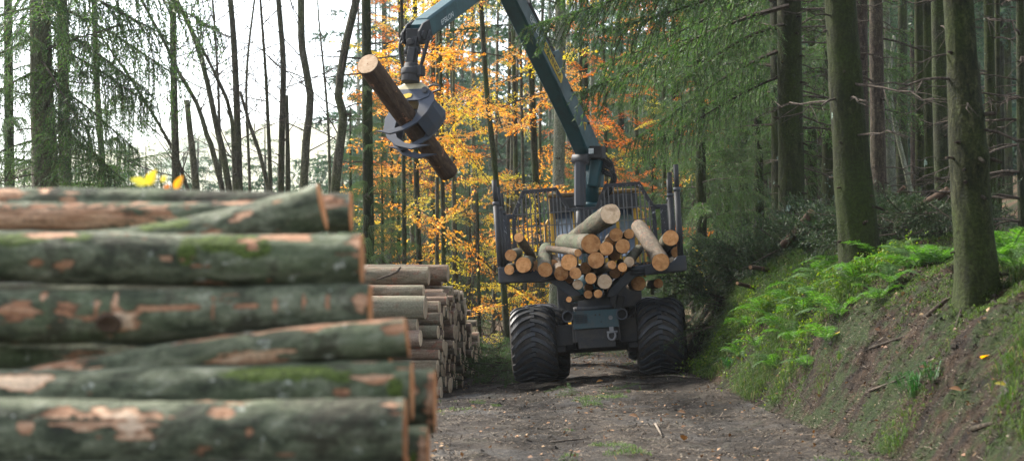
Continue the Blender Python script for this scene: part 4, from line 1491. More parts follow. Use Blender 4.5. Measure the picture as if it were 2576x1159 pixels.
# the logs that can be told apart on the near side and top of the stack
tops = [
    ((1127, 687), 22, 31.4, 'cut_grey', 'topmost log of the stack with white scars, reaching farthest right'),
    ((1078, 694), 24, 30.3, 'cut_grey', 'top log on the near edge of the stack with a branch lying across it'),
    ((1112, 703), 17, 31.9, 'cut_grey', 'short looking pale log tucked under the topmost log of the stack'),
    ((1066, 733), 16, 29.6, 'cut_grey', 'thin log with a red peeled strip below the two top logs of the stack'),
    ((1070, 773), 30, 28.95, 'cut_grey', 'thickest log on the near side of the stack with a red brown scar'),
    ((1050, 818), 17, 28.9, 'cut_grey', 'log just under the thickest log on the near side of the stack'),
    ((1058, 850), 21, 28.75, 'cut_grey', 'second log under the thickest log on the near side of the stack'),
]
for (px_, r, D, cut, lab) in tops:
    A = P(px_[0], px_[1], D)
    rm = r / F * D
    make_log('stacked_log', A, A + Vector((-4.2, 0.62 + rnd.uniform(-.1, .1), rnd.uniform(-.03, .02))), rm, rm * 0.9, 'bark_stack', cut, lab, 'log', SG, ns=16, nseg=12)
mb = MB()
mb.tube([P(948, 703, 30.1), P(985, 690, 30.05), P(1000, 682, 30.0), P(1008, 672, 29.95)], [0.015, 0.02, 0.022, 0.015], 8)
thing(mb.build('branch_stick', M['twig']), 'short dark stick lying across the top of the log stack', 'stick')

# --- foreground beech logs, with peeled places and moss
FG = 'beech logs in the large foreground stack'
FS = 0.62            # the stack stands this much nearer than first paced out


def beech_log(Rp, Lp, D, r_r, r_l, peels, mosses, label, D2=None, flaky=0.0, top_strip=0.0, ns=56, nseg=190, bendz=0.0, cut='cut_beech'):
    D = D * FS
    A, B = P(Rp[0], Rp[1], D), P(Lp[0], Lp[1], D)
    Lg = (B - A).length
    r0, r1 = r_r / F * D, r_l / F * D
    sd = rnd.uniform(0, 40)
    ppm = F / D
    vs, pe, mo = [], [], []
    pl = [((Rp[0] - p[0]) / ppm, math.asin(max(-1, min(1, p[1]))), p[2] / ppm, p[3], p[4] if len(p) > 4 else 1.0) for p in peels]
    ml = [((Rp[0] - p[0]) / ppm, math.asin(max(-1, min(1, p[1]))), p[2] / ppm, p[3]) for p in mosses]
    for i in range(nseg + 1):
        t = i / nseg
        x = t * Lg
        cz = bendz * math.sin(t * math.pi) + 0.012 * math.sin(x * 2.1 + sd)
        cy_ = 0.012 * math.sin(x * 1.7 + sd * 2)
        r = r0 + (r1 - r0) * t
        lw = fbm(x * 1.6 + sd * 5, 0.3, sd, 3)
        for j in range(ns):
            a_ = 2 * math.pi * j / ns
            ca, sa = math.cos(a_), math.sin(a_)
            phi = a_ if a_ < math.pi else a_ - 2 * math.pi      # 0 faces the viewer, +90 up
            nz = fbm(x * 4.5 + sd, ca * 1.0, sa * 1.0 + sd, 4)
            nf = fbm(x * 13.0 + sd, ca * 3.0, sa * 3.0 + sd, 4)
            ns_ = fbm(x * 2.2 + sd, ca * 5.0, sa * 5.0 + sd * 2, 3)
            p_ = 0.0
            for (u0, f0, hl, hf, st) in pl:
                dd = ((x - u0) / hl) ** 2 + ((phi - f0) / max(0.05, hf * 1.25)) ** 2
                dd = math.sqrt(dd) + nz * 0.45 + nf * 0.5 + ns_ * 0.6
                p_ = max(p_, st * (1 - smooth(0.55, 1.2, dd)))
            if flaky:
                p_ = max(p_, flaky * smooth(0.1, 0.35, nf + nz * 0.6 - abs(phi) * 0.10))
            if top_strip:
                p_ = max(p_, smooth(0.75, 1.1, 1 - abs(phi - 1.25) / 1.1 + nz * 0.5) * top_strip)
            p_ = max(p_, 0.8 * smooth(0.56, 0.66, fbm(x * 4.0 + sd * 3, ca * 1.6, sa * 1.6, 4)))
            m_ = 0.0
            for (u0, f0, hl, hf) in ml:
                dd = math.sqrt(((x - u0) / hl) ** 2 + ((phi - f0) / hf) ** 2) + nz * 0.4
                m_ = max(m_, 1 - smooth(0.4, 1.15, dd))
            k = 1 + 0.05 * nz + 0.05 * lw + 0.028 * nf - 0.030 * min(1, p_) + 0.03 * m_
            vs.append((x, cy_ + r * k * ca, cz + r * k * sa))
            pe.append(p_)
            mo.append(m_ * (1 - min(1, p_)))
    mb = MB()
    fs = [(i * ns + j, i * ns + (j + 1) % ns, (i + 1) * ns + (j + 1) % ns, (i + 1) * ns + j) for i in range(nseg) for j in range(ns)]
    fs.append(tuple(nseg * ns + j for j in range(ns)))
    mb.add(vs, fs, 0, True)
    me = mb.mesh('beech_log', M['bark_beech_log'])
    for nm, dat in (('peel', pe), ('moss', mo)):
        at = me.attributes.new(nm, 'FLOAT', 'POINT')
        at.data.foreach_set('value', dat)
    o = obj('beech_log', me)
    o.rotation_mode = 'QUATERNION'
    o.rotation_quaternion = (B - A).to_track_quat('X', 'Z')
    o.location = A
    c0y = sum(v_[1] for v_ in vs[:ns]) / ns
    c0z = sum(v_[2] for v_ in vs[:ns]) / ns
    m2 = MB()
    ring = [(-0.004, (v_[1] - c0y) * 0.965, (v_[2] - c0z) * 0.965) for v_ in vs[:ns]]
    ring2 = [(0.006, (v_[1] - c0y) * 0.985, (v_[2] - c0z) * 0.985) for v_ in vs[:ns]]
    m2.add([(-0.008, 0, 0)] + ring + ring2, [(0, 1 + (j + 1) % ns, 1 + j) for j in range(ns)] + [(1 + j, 1 + (j + 1) % ns, 1 + ns + (j + 1) % ns, 1 + ns + j) for j in range(ns)])
    f_ = m2.build('cut_face', M[cut], o)
    f_.location = (0, c0y, c0z)
    thing(o, label, 'log', FG)
    return o


beech_log((882, 527), (-160, 530), 12.7, 49, 52, [(835, .55, 42, .55), (20, .75, 50, .3), (185, .5, 28, .35), (120, .85, 20, .2)], [],
          'dark ended log at the top back of the foreground stack, orange scar above its end')
beech_log((770, 552), (-160, 541), 12.1, 38, 43, [(190, .0, 190, .75), (40, -.3, 120, .6)], [], 'ragged orange stripped log near the top left of the foreground stack', flaky=0.9)
beech_log((808, 514), (190, 640), 11.65, 58, 50, [(540, .05, 78, .34), (590, .35, 30, .2), (705, .7, 18, .12)], [(440, .7, 60, .5), (380, .8, 40, .4)],
          'smooth grey log rising to the right on top of the foreground stack', bendz=-0.03)
beech_log((910, 648), (-160, 652), 11.35, 67, 66, [(170, -.28, 30, .2), (105, -.22, 26, .15), (740, .97, 60, .35), (905, .75, 22, .5), (130, .88, 60, .2)],
          [(560, .75, 110, .55), (640, .6, 50, .7), (60, .7, 90, .5), (200, .8, 60, .4), (480, .45, 35, .8)],
          'thick mossy log lying level across the upper middle of the foreground stack')
cl = beech_log((930, 786), (-160, 790), 11.2, 66, 68,
          [(62, .25, 62, .32), (185, .3, 30, .22), (325, -.25, 42, .42, 1.8), (400, .3, 70, .13), (490, .33, 34, .16), (622, .3, 42, .10), (915, .25, 20, .35),
           (545, .3, 6, .4), (700, .3, 6, .3), (770, .3, 6, .3), (830, .3, 6, .3), (255, .3, 7, .35), (120, .8, 7, .3), (300, .8, 7, .3)], [],
          'grey log with a knot hole and a row of orange scars in the foreground stack')
# knot hole on it
kx, ka, kr = (930 - 288) / (F / 6.94), -0.36, 67 / F * 6.94
mb = MB()
pts = []
for i in range(13):
    t = 2 * math.pi * i / 12
    pts.append((kx + 0.041 * math.cos(t), kr * math.cos(ka + 0.30 * math.sin(t)) + 0.006, kr * math.sin(ka + 0.30 * math.sin(t))))
mb.tube(pts, 0.011, 8)
cen = Vector((kx, kr * math.cos(ka) * 0.985, kr * math.sin(ka)))
mb.add([cen] + [Vector(p) for p in pts[:-1]], [(0, 1 + i, 1 + (i + 1) % 12) for i in range(12)])
kn = mb.build('knot', M['bark_dark_log'], cl)
beech_log((470, 905), (-160, 884), 11.5, 36, 38, [], [], 'slim grey log wedged at the left between two thicker logs of the foreground stack')
beech_log((1024, 853), (-60, 985), 10.95, 50, 42, [(640, -.35, 88, .42, 1.5), (120, .4, 110, .7, 1.5), (20, .5, 90, .6, 1.4), (1000, .6, 40, .4)], [],
          'slanting log with a long orange peeled top edge in the foreground stack', top_strip=1.0, bendz=0.02)
beech_log((1036, 990), (-160, 1000), 10.85, 74, 74, [(960, .5, 50, .12), (870, .0, 20, .1), (60, .7, 95, .25, 1.9)], [(700, .7, 220, .5), (1000, .2, 30, .5)],
          'pale green log under the slanting one in the foreground stack')
beech_log((1093, 1010), (-160, 1010), 11.7, 82, 82, [(1085, .3, 14, .9), (1040, .5, 20, .4)], [], 'orange ended log set back behind the pale green log of the foreground stack', nseg=120)
beech_log((1076, 1150), (-160, 1160), 11.1, 76, 78, [(1066, .2, 12, .8)], [(1050, -.1, 20, .5)], 'lowest log showing its edge at the right end of the foreground stack', nseg=120)
beech_log((1018, 1096), (-160, 1090), 10.4, 92, 96, [(310, .62, 105, .30, 1.9), (350, .30, 78, .26, 1.9), (170, .75, 60, .2), (560, .78, 30, .2), (990, .8, 40, .2), (640, .2, 14, .1), (90, .3, 16, .15)], [],
          'big dark log at the bottom of the foreground stack with a large pale scar')
# layers below the picture that carry the stack, and the back row
BL = 'bearing log low in the foreground stack, under the big dark log with the pale scar'
for (z, cols) in ((0.135, (6.0, 6.28, 6.56, 6.84, 7.12, 7.4)), (0.375, (6.14, 6.42, 6.70, 6.98, 7.26)), (0.615, (6.2, 6.5, 6.8, 7.1)), (0.845, (6.3, 6.62, 6.94, 7.25))):
    for D in cols:
        A = P(1030 + rnd.uniform(-20, 30), 700, D); A.z = z
        B = P(-170, 700, D); B.z = z
        make_log('beech_log', A, B, 0.132, 0.136, 'bark_beech_log', 'cut_beech', BL, 'log', FG, ns=16, nseg=8, bend=0.0, lump=0.03)
RL = 'log hidden in the rear row of the foreground stack behind the front logs'
for (D, z, xr) in ((7.75, 1.08, 1060), (7.65, 1.30, 980), (7.6, 1.52, 900), (7.45, 1.72, 800)):
    A = P(xr, 700, D); A.z = z
    B = P(-160, 700, D); B.z = z
    make_log('beech_log', A, B, 0.11, 0.11, 'bark_beech_log', 'cut_beech', RL, 'log', FG, ns=16, nseg=8)

# yellow beech seedling that shows above the foreground stack
sd_root = P(372, 540, 8.4)
sp = empty('beech_seedling', (sd_root.x, sd_root.y, 0.0))
thing(sp, 'beech sprig with a few yellow and orange leaves behind the foreground logs', 'seedling')
mb = MB()
mb.tube([(0, 0, 0), (0.02, 0, 0.9), (-0.01, 0, sd_root.z - 0.02), (0.0, 0, sd_root.z + 0.12)], [0.009, 0.007, 0.005, 0.003], 6)
mb.tube([(-0.0, 0, sd_root.z), (0.12, 0, sd_root.z + 0.08), (0.26, 0, sd_root.z + 0.15)], [0.004, 0.003, 0.002], 5)
mb.build('stem', M['twig'], sp)


def broad_leaf(name, base, dirv, upv, ln, wd, mat, parent):
    d_, u_ = Vector(dirv).normalized(), Vector(upv).normalized()
    s_ = d_.cross(u_).normalized()
    u_ = s_.cross(d_)
    mb = MB()
    n = 6
    vs = []
    for i in range(n + 1):
        t = i / n
        w = wd * math.sin(math.pi * (t ** 0.8)) * 0.5 + 0.001
        c_ = Vector(base) + d_ * ln * t - u_ * ln * 0.15 * t * t
        vs += [c_ - s_ * w + u_ * w * 0.35, c_, c_ + s_ * w + u_ * w * 0.35]
    fs = []
    for i in range(n):
        for j in range(2):
            q = i * 3 + j
            fs.append((q, q + 1, q + 4, q + 3))
    mb.add(vs, fs, 0, True)
    return mb.build(name, M[mat], parent)


for (px_, py_, dx, dz, ln, wd, mt) in ((372, 478, .5, .9, .13, .075, 'leaf_yellow'), (368, 476, -.9, .35, .12, .07, 'leaf_yellow'), (376, 492, .1, -.3, .10, .08, 'leaf_orange'),
                                       (408, 470, .4, .6, .06, .04, 'leaf_yellow'), (440, 490, .5, .9, .12, .055, 'leaf_orange'), (418, 492, .2, .3, .06, .05, 'leaf_red')):
    b_ = P(px_, py_ - 12, 8.4)
    broad_leaf('leaf', (b_.x - sd_root.x, 0.0, b_.z), (dx, -0.25, dz), (0.1, -1, 0.3), ln * 0.66, wd * 0.66, mt, sp)


# ------------------------------------------------------------------ foliage building blocks
rs = np.random.RandomState(4)


def needle_branch(L_, droop, ntw, twl, hang, bl, bw, st, nb, up=0.0):
    """one spruce branch along +X: returns needle triangles and wood quads"""
    T, W = [], []

    def main(t):
        t = np.asarray(t, float)
        return np.stack([L_ * t * (1 - 0.10 * t), 0.05 * L_ * np.sin(t * 3.0 + droop * 9), up * L_ * t - droop * L_ * t ** 1.7 + 0.35 * droop * L_ * np.maximum(0, t - 0.65) ** 1.5 * 2], axis=-1)

    tt = np.linspace(0, 1, 8)
    W.append(tube_soup(main(tt), 0.022 * L_ / 2.5 * (1.05 - tt) + 0.003, 4))
    for i in range(ntw):
        t = 0.10 + 0.90 * (i + rs.rand()) / ntw
        side = 1 if i % 2 else -1
        p0 = main(t)
        l = twl * (0.35 + 0.75 * math.sin(math.pi * min(1.0, 0.15 + t * 0.8))) * (0.6 + 0.6 * rs.rand())
        d0 = np.array([0.55, side * (0.6 + 0.3 * rs.rand()), -0.15 + 0.2 * rs.randn()])
        d1 = np.array([0.20 + 0.15 * rs.randn(), side * 0.2 + 0.15 * rs.randn(), -hang])
        n = max(3, int(l / st))
        s = np.linspace(0.06, 1, n)[:, None]
        pos = p0 + l * ((s - s * s / 2) * d0 + s * s / 2 * 1.5 * d1)
        tan = nrm(d0 * (1 - s) + d1 * 1.5 * s)
        m = n * nb
        pos_, tan_ = np.repeat(pos, nb, 0), np.repeat(tan, nb, 0)
        pr = nrm(np.cross(tan_, rs.randn(m, 3)))
        dr = nrm(tan_ * 0.75 + pr * 0.65)
        ln = bl * (0.6 + 0.7 * rs.rand(m, 1))
        wv = nrm(np.cross(dr, rs.randn(m, 3))) * bw
        b = pos_ + tan_ * (rs.rand(m, 1) - 0.5) * st
        T.append(np.stack([b - wv, b + wv, b + dr * ln], axis=1))
        W.append(tube_soup(pos[:: max(1, n // 3)] if n > 3 else pos, np.full(len(pos[:: max(1, n // 3)] if n > 3 else pos), 0.004), 3))
    # the leading shoot
    n = int(L_ * 0.5 / st)
    t = np.linspace(0.5, 1, max(2, n))
    pos = np.repeat(main(t), nb, 0)
    m = len(pos)
    dr = nrm(np.array([1, 0, -0.2]) * 0.7 + rs.randn(m, 3) * 0.5)
    wv = nrm(np.cross(dr, rs.randn(m, 3))) * bw
    T.append(np.stack([pos - wv, pos + wv, pos + dr * bl], axis=1))
    return np.concatenate(T), np.concatenate(W)


def put(arr, M3, p):
    return arr @ np.asarray(M3).T + np.asarray(p)


NB_MID = [needle_branch(2.6, dr, 46, 0.55, 0.95, 0.085, 0.0085, 0.038, 2, up) for dr, up in ((0.35, 0.10), (0.25, 0.0), (0.45, 0.2), (0.30, 0.12))]
NB_FINE = [needle_branch(2.6, dr, 70, 0.55, 0.95, 0.050, 0.0055, 0.020, 3, up) for dr, up in ((0.30, 0.05), (0.22, 0.0))]
NB_HANG = [needle_branch(2.6, dr, 60, 0.85, 1.35, 0.070, 0.0095, 0.034, 2, up) for dr, up in ((0.30, 0.05), (0.40, 0.1), (0.22, 0.0))]
NB_LOW = [needle_branch(2.6, dr, 24, 0.6, 0.8, 0.17, 0.022, 0.10, 2, up) for dr, up in ((0.30, 0.10), (0.22, 0.0))]


def spruce_crown(name, z0, z1, n, l0, l1, protos, mats, bare=0.0, azr=None):
    """needled branches round an upright stem, lengths l0 at the bottom to l1 at the top"""
    Tn, Wd = [], []
    for i in range(n):
        t = (i + rs.rand() * 0.8) / n
        z = z0 + (z1 - z0) * t
        az_ = i * 2.39996 + rs.randn() * 0.25 if azr is None else azr[0] + (azr[1] - azr[0]) * rs.rand()
        ln = (l0 + (l1 - l0) * t) * (0.75 + 0.45 * rs.rand())
        T, W = protos[rs.randint(len(protos))]
        sc = ln / 2.6
        Mx = rotz(az_) @ roty(-0.10 - 0.5 * t + 0.15 * rs.randn()) @ rotx(0.2 * rs.randn()) * sc
        Tn.append(put(T, Mx, (0, 0, z)))
        Wd.append(put(W, Mx, (0, 0, z)))
    return soup_mesh(name, [(np.concatenate(Tn), 0), (np.concatenate(Wd), 1)], mats)


MN, MF, MT = M['needles'], M['needles_far'], M['twig']
CROWN_A = spruce_crown('crown', 2.2, 13.0, 62, 3.4, 0.8, NB_MID, [MN, MT])
CROWN_B = spruce_crown('crown', 3.2, 14.0, 56, 2.8, 0.7, NB_MID, [MN, MT])
CROWN_FAR = [spruce_crown('crown', 3.5, 18.0, 70, 2.8, 0.5, NB_LOW, [MF, MT]) for _ in range(2)]
CROWN_FARLOW = spruce_crown('crown', 1.0, 15.0, 80, 2.8, 0.4, NB_LOW, [MF, MT])
CROWN_TOP = spruce_crown('crown', 8.5, 20.0, 60, 3.0, 0.6, NB_LOW, [MF, MT])
CROWN_HANG = spruce_crown('crown', 1.2, 12.0, 44, 2.6, 1.2, NB_HANG, [MN, MT])
CROWN_SPARSE = spruce_crown('crown', 1.6, 12.0, 34, 2.0, 0.7, NB_MID, [MN, MT])


def dead_branch(L_, r, seed):
    g = np.random.RandomState(seed)
    t = np.linspace(0, 1, 7)
    pts = np.stack([L_ * t, 0.10 * L_ * np.sin(t * 2.5 + seed) * t, -0.16 * L_ * t ** 1.4 + 0.08 * L_ * np.maximum(0, t - .6) + 0.02 * g.randn(7)], axis=-1)
    pts[0] = 0
    W = [tube_soup(pts, r * (1.1 - t) + 0.003, 5)]
    for k in range(7):
        tk = 0.25 + 0.7 * g.rand()
        i = int(tk * 6)
        p = pts[i]
        d = np.array([0.6, g.choice([-1, 1]) * (0.3 + 0.6 * g.rand()), -0.2 + 0.3 * g.randn()])
        l = L_ * 0.28 * (0.5 + g.rand())
        q = np.stack([p, p + d * l * 0.5, p + d * l + np.array([0.05, 0, -0.06]) * l])
        W.append(tube_soup(q, [r * 0.35 + .002, r * 0.25 + .002, 0.002], 3))
    return soup_mesh('dead_branch', [(np.concatenate(W), 0)], [M['twig']])


DEAD = [dead_branch(1.5, 0.016, 1), dead_branch(1.1, 0.013, 2), dead_branch(0.8, 0.012, 3), dead_branch(2.0, 0.018, 4)]
STUB = dead_branch(0.22, 0.02, 9)
mb = MB()
mb.tube([(0, 0, 0), (0.06, 0, 0.01), (0.14, 0, 0.0)], [0.026, 0.02, 0.017], 8)
STUBM = mb.mesh('branch_stub', M['bark_brown'])


def stem_mesh(pts, rads, mat, ns=14, rough=0.05, flare=0.0, step=0.35, moss_h=0.0, lumps=(), scars=0):
    """tapering trunk through world points given relative to the base"""
    P_, R_ = [], []
    pts = [Vector(p) for p in pts]
    for i in range(len(pts) - 1):
        k = max(1, int((pts[i + 1] - pts[i]).length / step))
        for j in range(k):
            t = j / k
            # smooth the joints
            p0 = pts[max(0, i - 1)]; p1 = pts[i]; p2 = pts[i + 1]; p3 = pts[min(len(pts) - 1, i + 2)]
            P_.append(0.5 * ((2 * p1) + (p2 - p0) * t + (2 * p0 - 5 * p1 + 4 * p2 - p3) * t * t + (3 * p1 - p0 - 3 * p2 + p3) * t ** 3))
            R_.append(rads[i] + (rads[i + 1] - rads[i]) * t)
    P_.append(pts[-1]); R_.append(rads[-1])
    sd = rnd.uniform(0, 99)
    mb = MB()
    z0 = P_[0].z

    def dis(i, j, p):
        a_ = 2 * math.pi * j / ns
        hgt = p.z - z0
        v_ = rough * fbm(math.cos(a_) * 1.1 + sd, math.sin(a_) * 1.1, p.z * 1.2 + sd, 3)
        if ns >= 20:
            v_ += 0.035 * fbm(math.cos(a_) * 4 + sd, math.sin(a_) * 4, p.z * 4 + sd, 4)
        if flare:
            v_ += flare * math.exp(-hgt / 0.35) * (1 + 0.55 * math.sin(a_ * 4 + sd))
        for (lz, la_, lr, amp) in lumps:
            da = (a_ - la_ + math.pi) % (2 * math.pi) - math.pi
            v_ += amp * math.exp(-((hgt - lz) / lr) ** 2 - (da / 0.55) ** 2)
        return v_
    mb.tube(P_, R_, ns, dis=dis)
    me = mb.mesh('trunk', M[mat])
    mo = []
    for v_ in me.vertices:
        hgt = v_.co.z - z0
        mo.append(0.9 * smooth(0.1, 0.5, (moss_h - hgt) / max(0.2, moss_h) + 0.5 * fbm(v_.co.x * 3, v_.co.y * 3, v_.co.z * 2 + sd, 3)) if moss_h else 0.0)
    at = me.attributes.new('moss', 'FLOAT', 'POINT')
    at.data.foreach_set('value', mo)
    return me, P_, R_


def px_tree(name, path, w, D, label, cat='tree', bark='bark_spruce', ztop=14.0, group=None, crown=None, crown_z=0.0, dead=0, dead_len=(0, 4), dead_z=(2.0, 7.0),
            stubs=0, flare=0.0, moss_h=0.0, lumps=(), ns=14, top_cut=False, crown_rot=None, crown_scale=1.0, rough=0.05, base_z=None, ztaper=0.4, az_bias=None):
    """a tree whose stem passes through picture positions path (top first) at distance D; w = stem widths in picture units"""
    wl = list(w) if hasattr(w, '__len__') else [w, w]
    pts = [P(x, y, D) for x, y in path]
    pts.reverse()
    n = len(pts)
    rr = [wl[1] + (wl[0] - wl[1]) * i / max(1, n - 1) for i in range(n)]
    rr = [r / F * D / 2 for r in rr]
    # down to the ground along the lowest run of the stem
    d = (pts[1] - pts[0]).normalized()
    bx = pts[0].x
    gz = (min(G(bx, D), G(bx - 0.3, D), G(bx, D - 0.4), G(bx - 0.2, D - 0.3)) if base_z is None else base_z) - 0.15
    k = (pts[0].z - gz)
    base = pts[0] - Vector((d.x / max(0.35, d.z) * k * 0.7, 0, k))
    if k > 0.15:
        base.z = gz
        pts = [base] + pts
        rr = [rr[0] * 1.12] + rr
    # up to the top
    if not top_cut and pts[-1].z < ztop:
        d = (pts[-1] - pts[-2]).normalized()
        t = pts[-1] + d * ((ztop - pts[-1].z) / max(0.5, d.z)) * 0.5
        t2 = pts[-1] + Vector((d.x * 0.4, 0, 1)) * (ztop - pts[-1].z)
        pts += [t, t2]
        rr += [rr[-1] * 0.75, rr[-1] * ztaper * 0.5]
    b0 = Vector(pts[0])
    o = empty(name, b0)
    me, PP, RR = stem_mesh([p - b0 for p in pts], rr, bark, ns, rough, flare, 0.12 if ns >= 20 else 0.3, moss_h, lumps)
    obj('trunk', me, o)
    thing(o, label, cat, group)

    def at_h(z):
        best = min(range(len(PP)), key=lambda i: abs(PP[i].z + b0.z - z))
        return PP[best], RR[best]
    g = random.Random(int(path[0][0] * 7 + D))
    for k in range(dead):
        z = g.uniform(*dead_z)
        p, r = at_h(z)
        a_ = g.uniform(0, 6.28) if az_bias is None else g.gauss(az_bias, 0.9)
        q = obj('dead_branch', DEAD[g.randint(dead_len[0], dead_len[1] - 1)], o, p + Vector((math.cos(a_), math.sin(a_), 0)) * r * 0.8)
        q.rotation_euler = (g.uniform(-.4, .4), g.uniform(-.30, .18), a_)
        s_ = g.uniform(0.6, 1.15)
        q.scale = (s_, s_, s_)
    for k in range(stubs):
        z = g.uniform(CAMZ - 1.0, 6.5) if base_z is None else g.uniform(b0.z + 0.4, 6)
        p, r = at_h(z)
        a_ = g.uniform(-math.pi, 0.2) - 0.1
        q = obj('branch_stub', STUBM, o, p + Vector((math.cos(a_), math.sin(a_), 0)) * r * 0.9)
        q.rotation_euler = (0, g.uniform(-.3, .35), a_)
        s_ = g.uniform(0.5, 1.1)
        q.scale = (s_ * g.uniform(0.4, 1.3), s_, s_)
    if crown is not None:
        p, r = at_h(crown_z + 2)
        q = obj('crown', crown, o, (p.x, p.y, crown_z))
        q.rotation_euler = (0, 0, g.uniform(0, 6.28) if crown_rot is None else crown_rot)
        q.scale = (crown_scale,) * 3
    return o, b0


def bough(tree, b0, start, az_, L_, pitch, protos, roll=0.0, name='bough'):
    """a single long needled branch of a tree, start in world space"""
    T, W = protos[rs.randint(len(protos))]
    Mx = rotz(az_) @ roty(-pitch) @ rotx(roll) * (L_ / 2.6)
    s = np.asarray(Vector(start) - b0)
    me = soup_mesh(name, [(put(T, Mx, s), 0), (put(W, Mx, s), 1)], [MN, MT])
    return obj(name, me, tree)


def twig_lines(p, d, L_, r, depth, g, out, up=0.25, spread=0.7, n=4):
    """branching bare twigs; out collects (points, radii)"""
    pts = [np.array(p, float)]
    d = np.array(d, float)
    k = 5
    for i in range(k):
        d = d + g.randn(3) * 0.10 + np.array([0, 0, up * 0.12])
        d /= np.linalg.norm(d)
        pts.append(pts[-1] + d * L_ / k)
    pts = np.array(pts)
    out.append((pts, np.linspace(r, r * 0.35, k + 1)))
    if depth > 0:
        for j in range(n):
            i = 1 + int(g.rand() * k)
            dd = d + g.randn(3) * spread
            dd /= np.linalg.norm(dd)
            twig_lines(pts[i], dd, L_ * (0.4 + 0.3 * g.rand()), r * 0.5, depth - 1, g, out, up, spread, n)


def lines_mesh(name, lines, mat, ns=4):
    return soup_mesh(name, [(np.concatenate([tube_soup(p, r, ns if r[0] > 0.008 else 3) for p, r in lines]), 0)], [M[mat]])


def leaf_quads(pos, dirs, size, tilt):
    m = len(pos)
    d = nrm(dirs + rs.randn(m, 3) * 0.35)
    upv = nrm(np.array([0, 0, 1.0]) + rs.randn(m, 3) * tilt)
    s = nrm(np.cross(d, upv))
    ln = size * (0.7 + 0.6 * rs.rand(m, 1))
    w = ln * (0.27 + 0.06 * rs.rand(m, 1))
    u = np.cross(s, d)
    mid = pos + d * ln * 0.48
    return np.stack([pos, mid - s * w + u * w * 0.3, pos + d * ln - u * ln * 0.08, mid + s * w + u * w * 0.3], axis=1)


def beech_branch(L_, dens=1.0, size=0.068, tilt=0.85):
    """flat layered spray along +X: leaves and twigs"""
    Q, W = [], []
    t = np.linspace(0, 1, 9)
    main = np.stack([L_ * t, 0.10 * L_ * np.sin(2.2 * t + rs.rand() * 3) * t, 0.10 * L_ * t - 0.16 * L_ * t ** 2.2], axis=-1)
    W.append(tube_soup(main, 0.013 * L_ / 2 * (1.05 - t) + 0.002, 4))
    nt = int(15 * L_ / 2)
    for i in range(nt):
        tt = 0.15 + 0.85 * (i + rs.rand()) / nt
        f = tt * 8
        k = min(7, int(f))
        p = main[k] + (main[k + 1] - main[k]) * (f - k)
        sd = 1 if i % 2 else -1
        l = L_ * 0.36 * (1.1 - 0.7 * tt) * (0.6 + 0.6 * rs.rand())
        d = nrm(np.array([0.75, sd * 0.75, -0.10 + 0.12 * rs.randn()]))
        s = np.linspace(0, 1, 5)[:, None]
        line = p + d * l * s + np.array([0.1, 0, -0.12]) * l * s * s
        W.append(tube_soup(line, np.linspace(0.004, 0.0018, 5), 3))
        n = max(3, int(l / 0.032 * dens))
        u = 0.1 + 0.9 * rs.rand(n, 1)
        pos = p + d * l * u + np.array([0.1, 0, -0.12]) * l * u * u
        lat = np.cross(d, [0, 0, 1.0])
        dirs = d * 0.6 + lat * np.where(rs.rand(n, 1) < 0.5, -1, 1) * 0.8
        Q.append(leaf_quads(pos, dirs, size, tilt))
        # short side shoots
        for q in range(2):
            u = 0.3 + 0.6 * rs.rand()
            b = p + d * l * u
            dd = nrm(d * 0.6 + lat * (1 if q else -1) * 0.8 + np.array([0, 0, 0.1 * rs.randn()]))
            n = max(2, int(l * 0.35 / 0.03 * dens))
            uu_ = rs.rand(n, 1) * l * 0.4
            Q.append(leaf_quads(b + dd * uu_, np.tile(dd, (n, 1)), size, tilt))
    return np.concatenate(Q), np.concatenate(W)


BB_P = [beech_branch(2.2, 0.9) for _ in range(4)]


def beech_crown(z0, z1, n, l0, l1, mat, protos=None, lean=0.15, yellow=None, zc=None):
    Q, W, Q2 = [], [], []
    protos = protos or BB_P
    for i in range(n):
        t = (i + rs.rand()) / n
        z = z0 + (z1 - z0) * t
        q, w = protos[rs.randint(len(protos))]
        ln = (l0 + (l1 - l0) * t) * (0.6 + 0.6 * rs.rand())
        Mx = rotz(i * 2.4 + rs.randn() * 0.4) @ roty(-lean + 0.38 * rs.randn()) @ rotx(0.45 * rs.randn()) * (ln / 2.2)
        sc = ln / 2.2
        (Q2 if (yellow is not None and rs.rand() < yellow) else Q).append(put(q, Mx, (0, 0, z)))
        W.append(put(w, Mx, (0, 0, z)))
    parts = [(np.concatenate(Q), 0), (np.concatenate(W), 1)]
    mats = [mat, M['twig']]
    if Q2:
        parts.append((np.concatenate(Q2), 2))
        mats.append(M['leaf_yellow'])
    return soup_mesh('crown', parts, mats)


BC_ORANGE = beech_crown(0.9, 11.0, 31, 2.3, 1.7, M['leaf_orange'], yellow=0.28)
BC_MIX = beech_crown(0.6, 9.0, 20, 2.0, 1.3, M['leaf_orange'], yellow=0.4)
BC_TOP = beech_crown(2.0, 11.0, 24, 2.2, 1.6, M['leaf_orange'], yellow=0.1)
BC_RED = beech_crown(3.0, 13.0, 32, 2.2, 1.5, M['leaf_red'], yellow=0.15)
BC_LOW = beech_crown(0.3, 4.5, 20, 1.5, 0.8, M['leaf_yellow'])

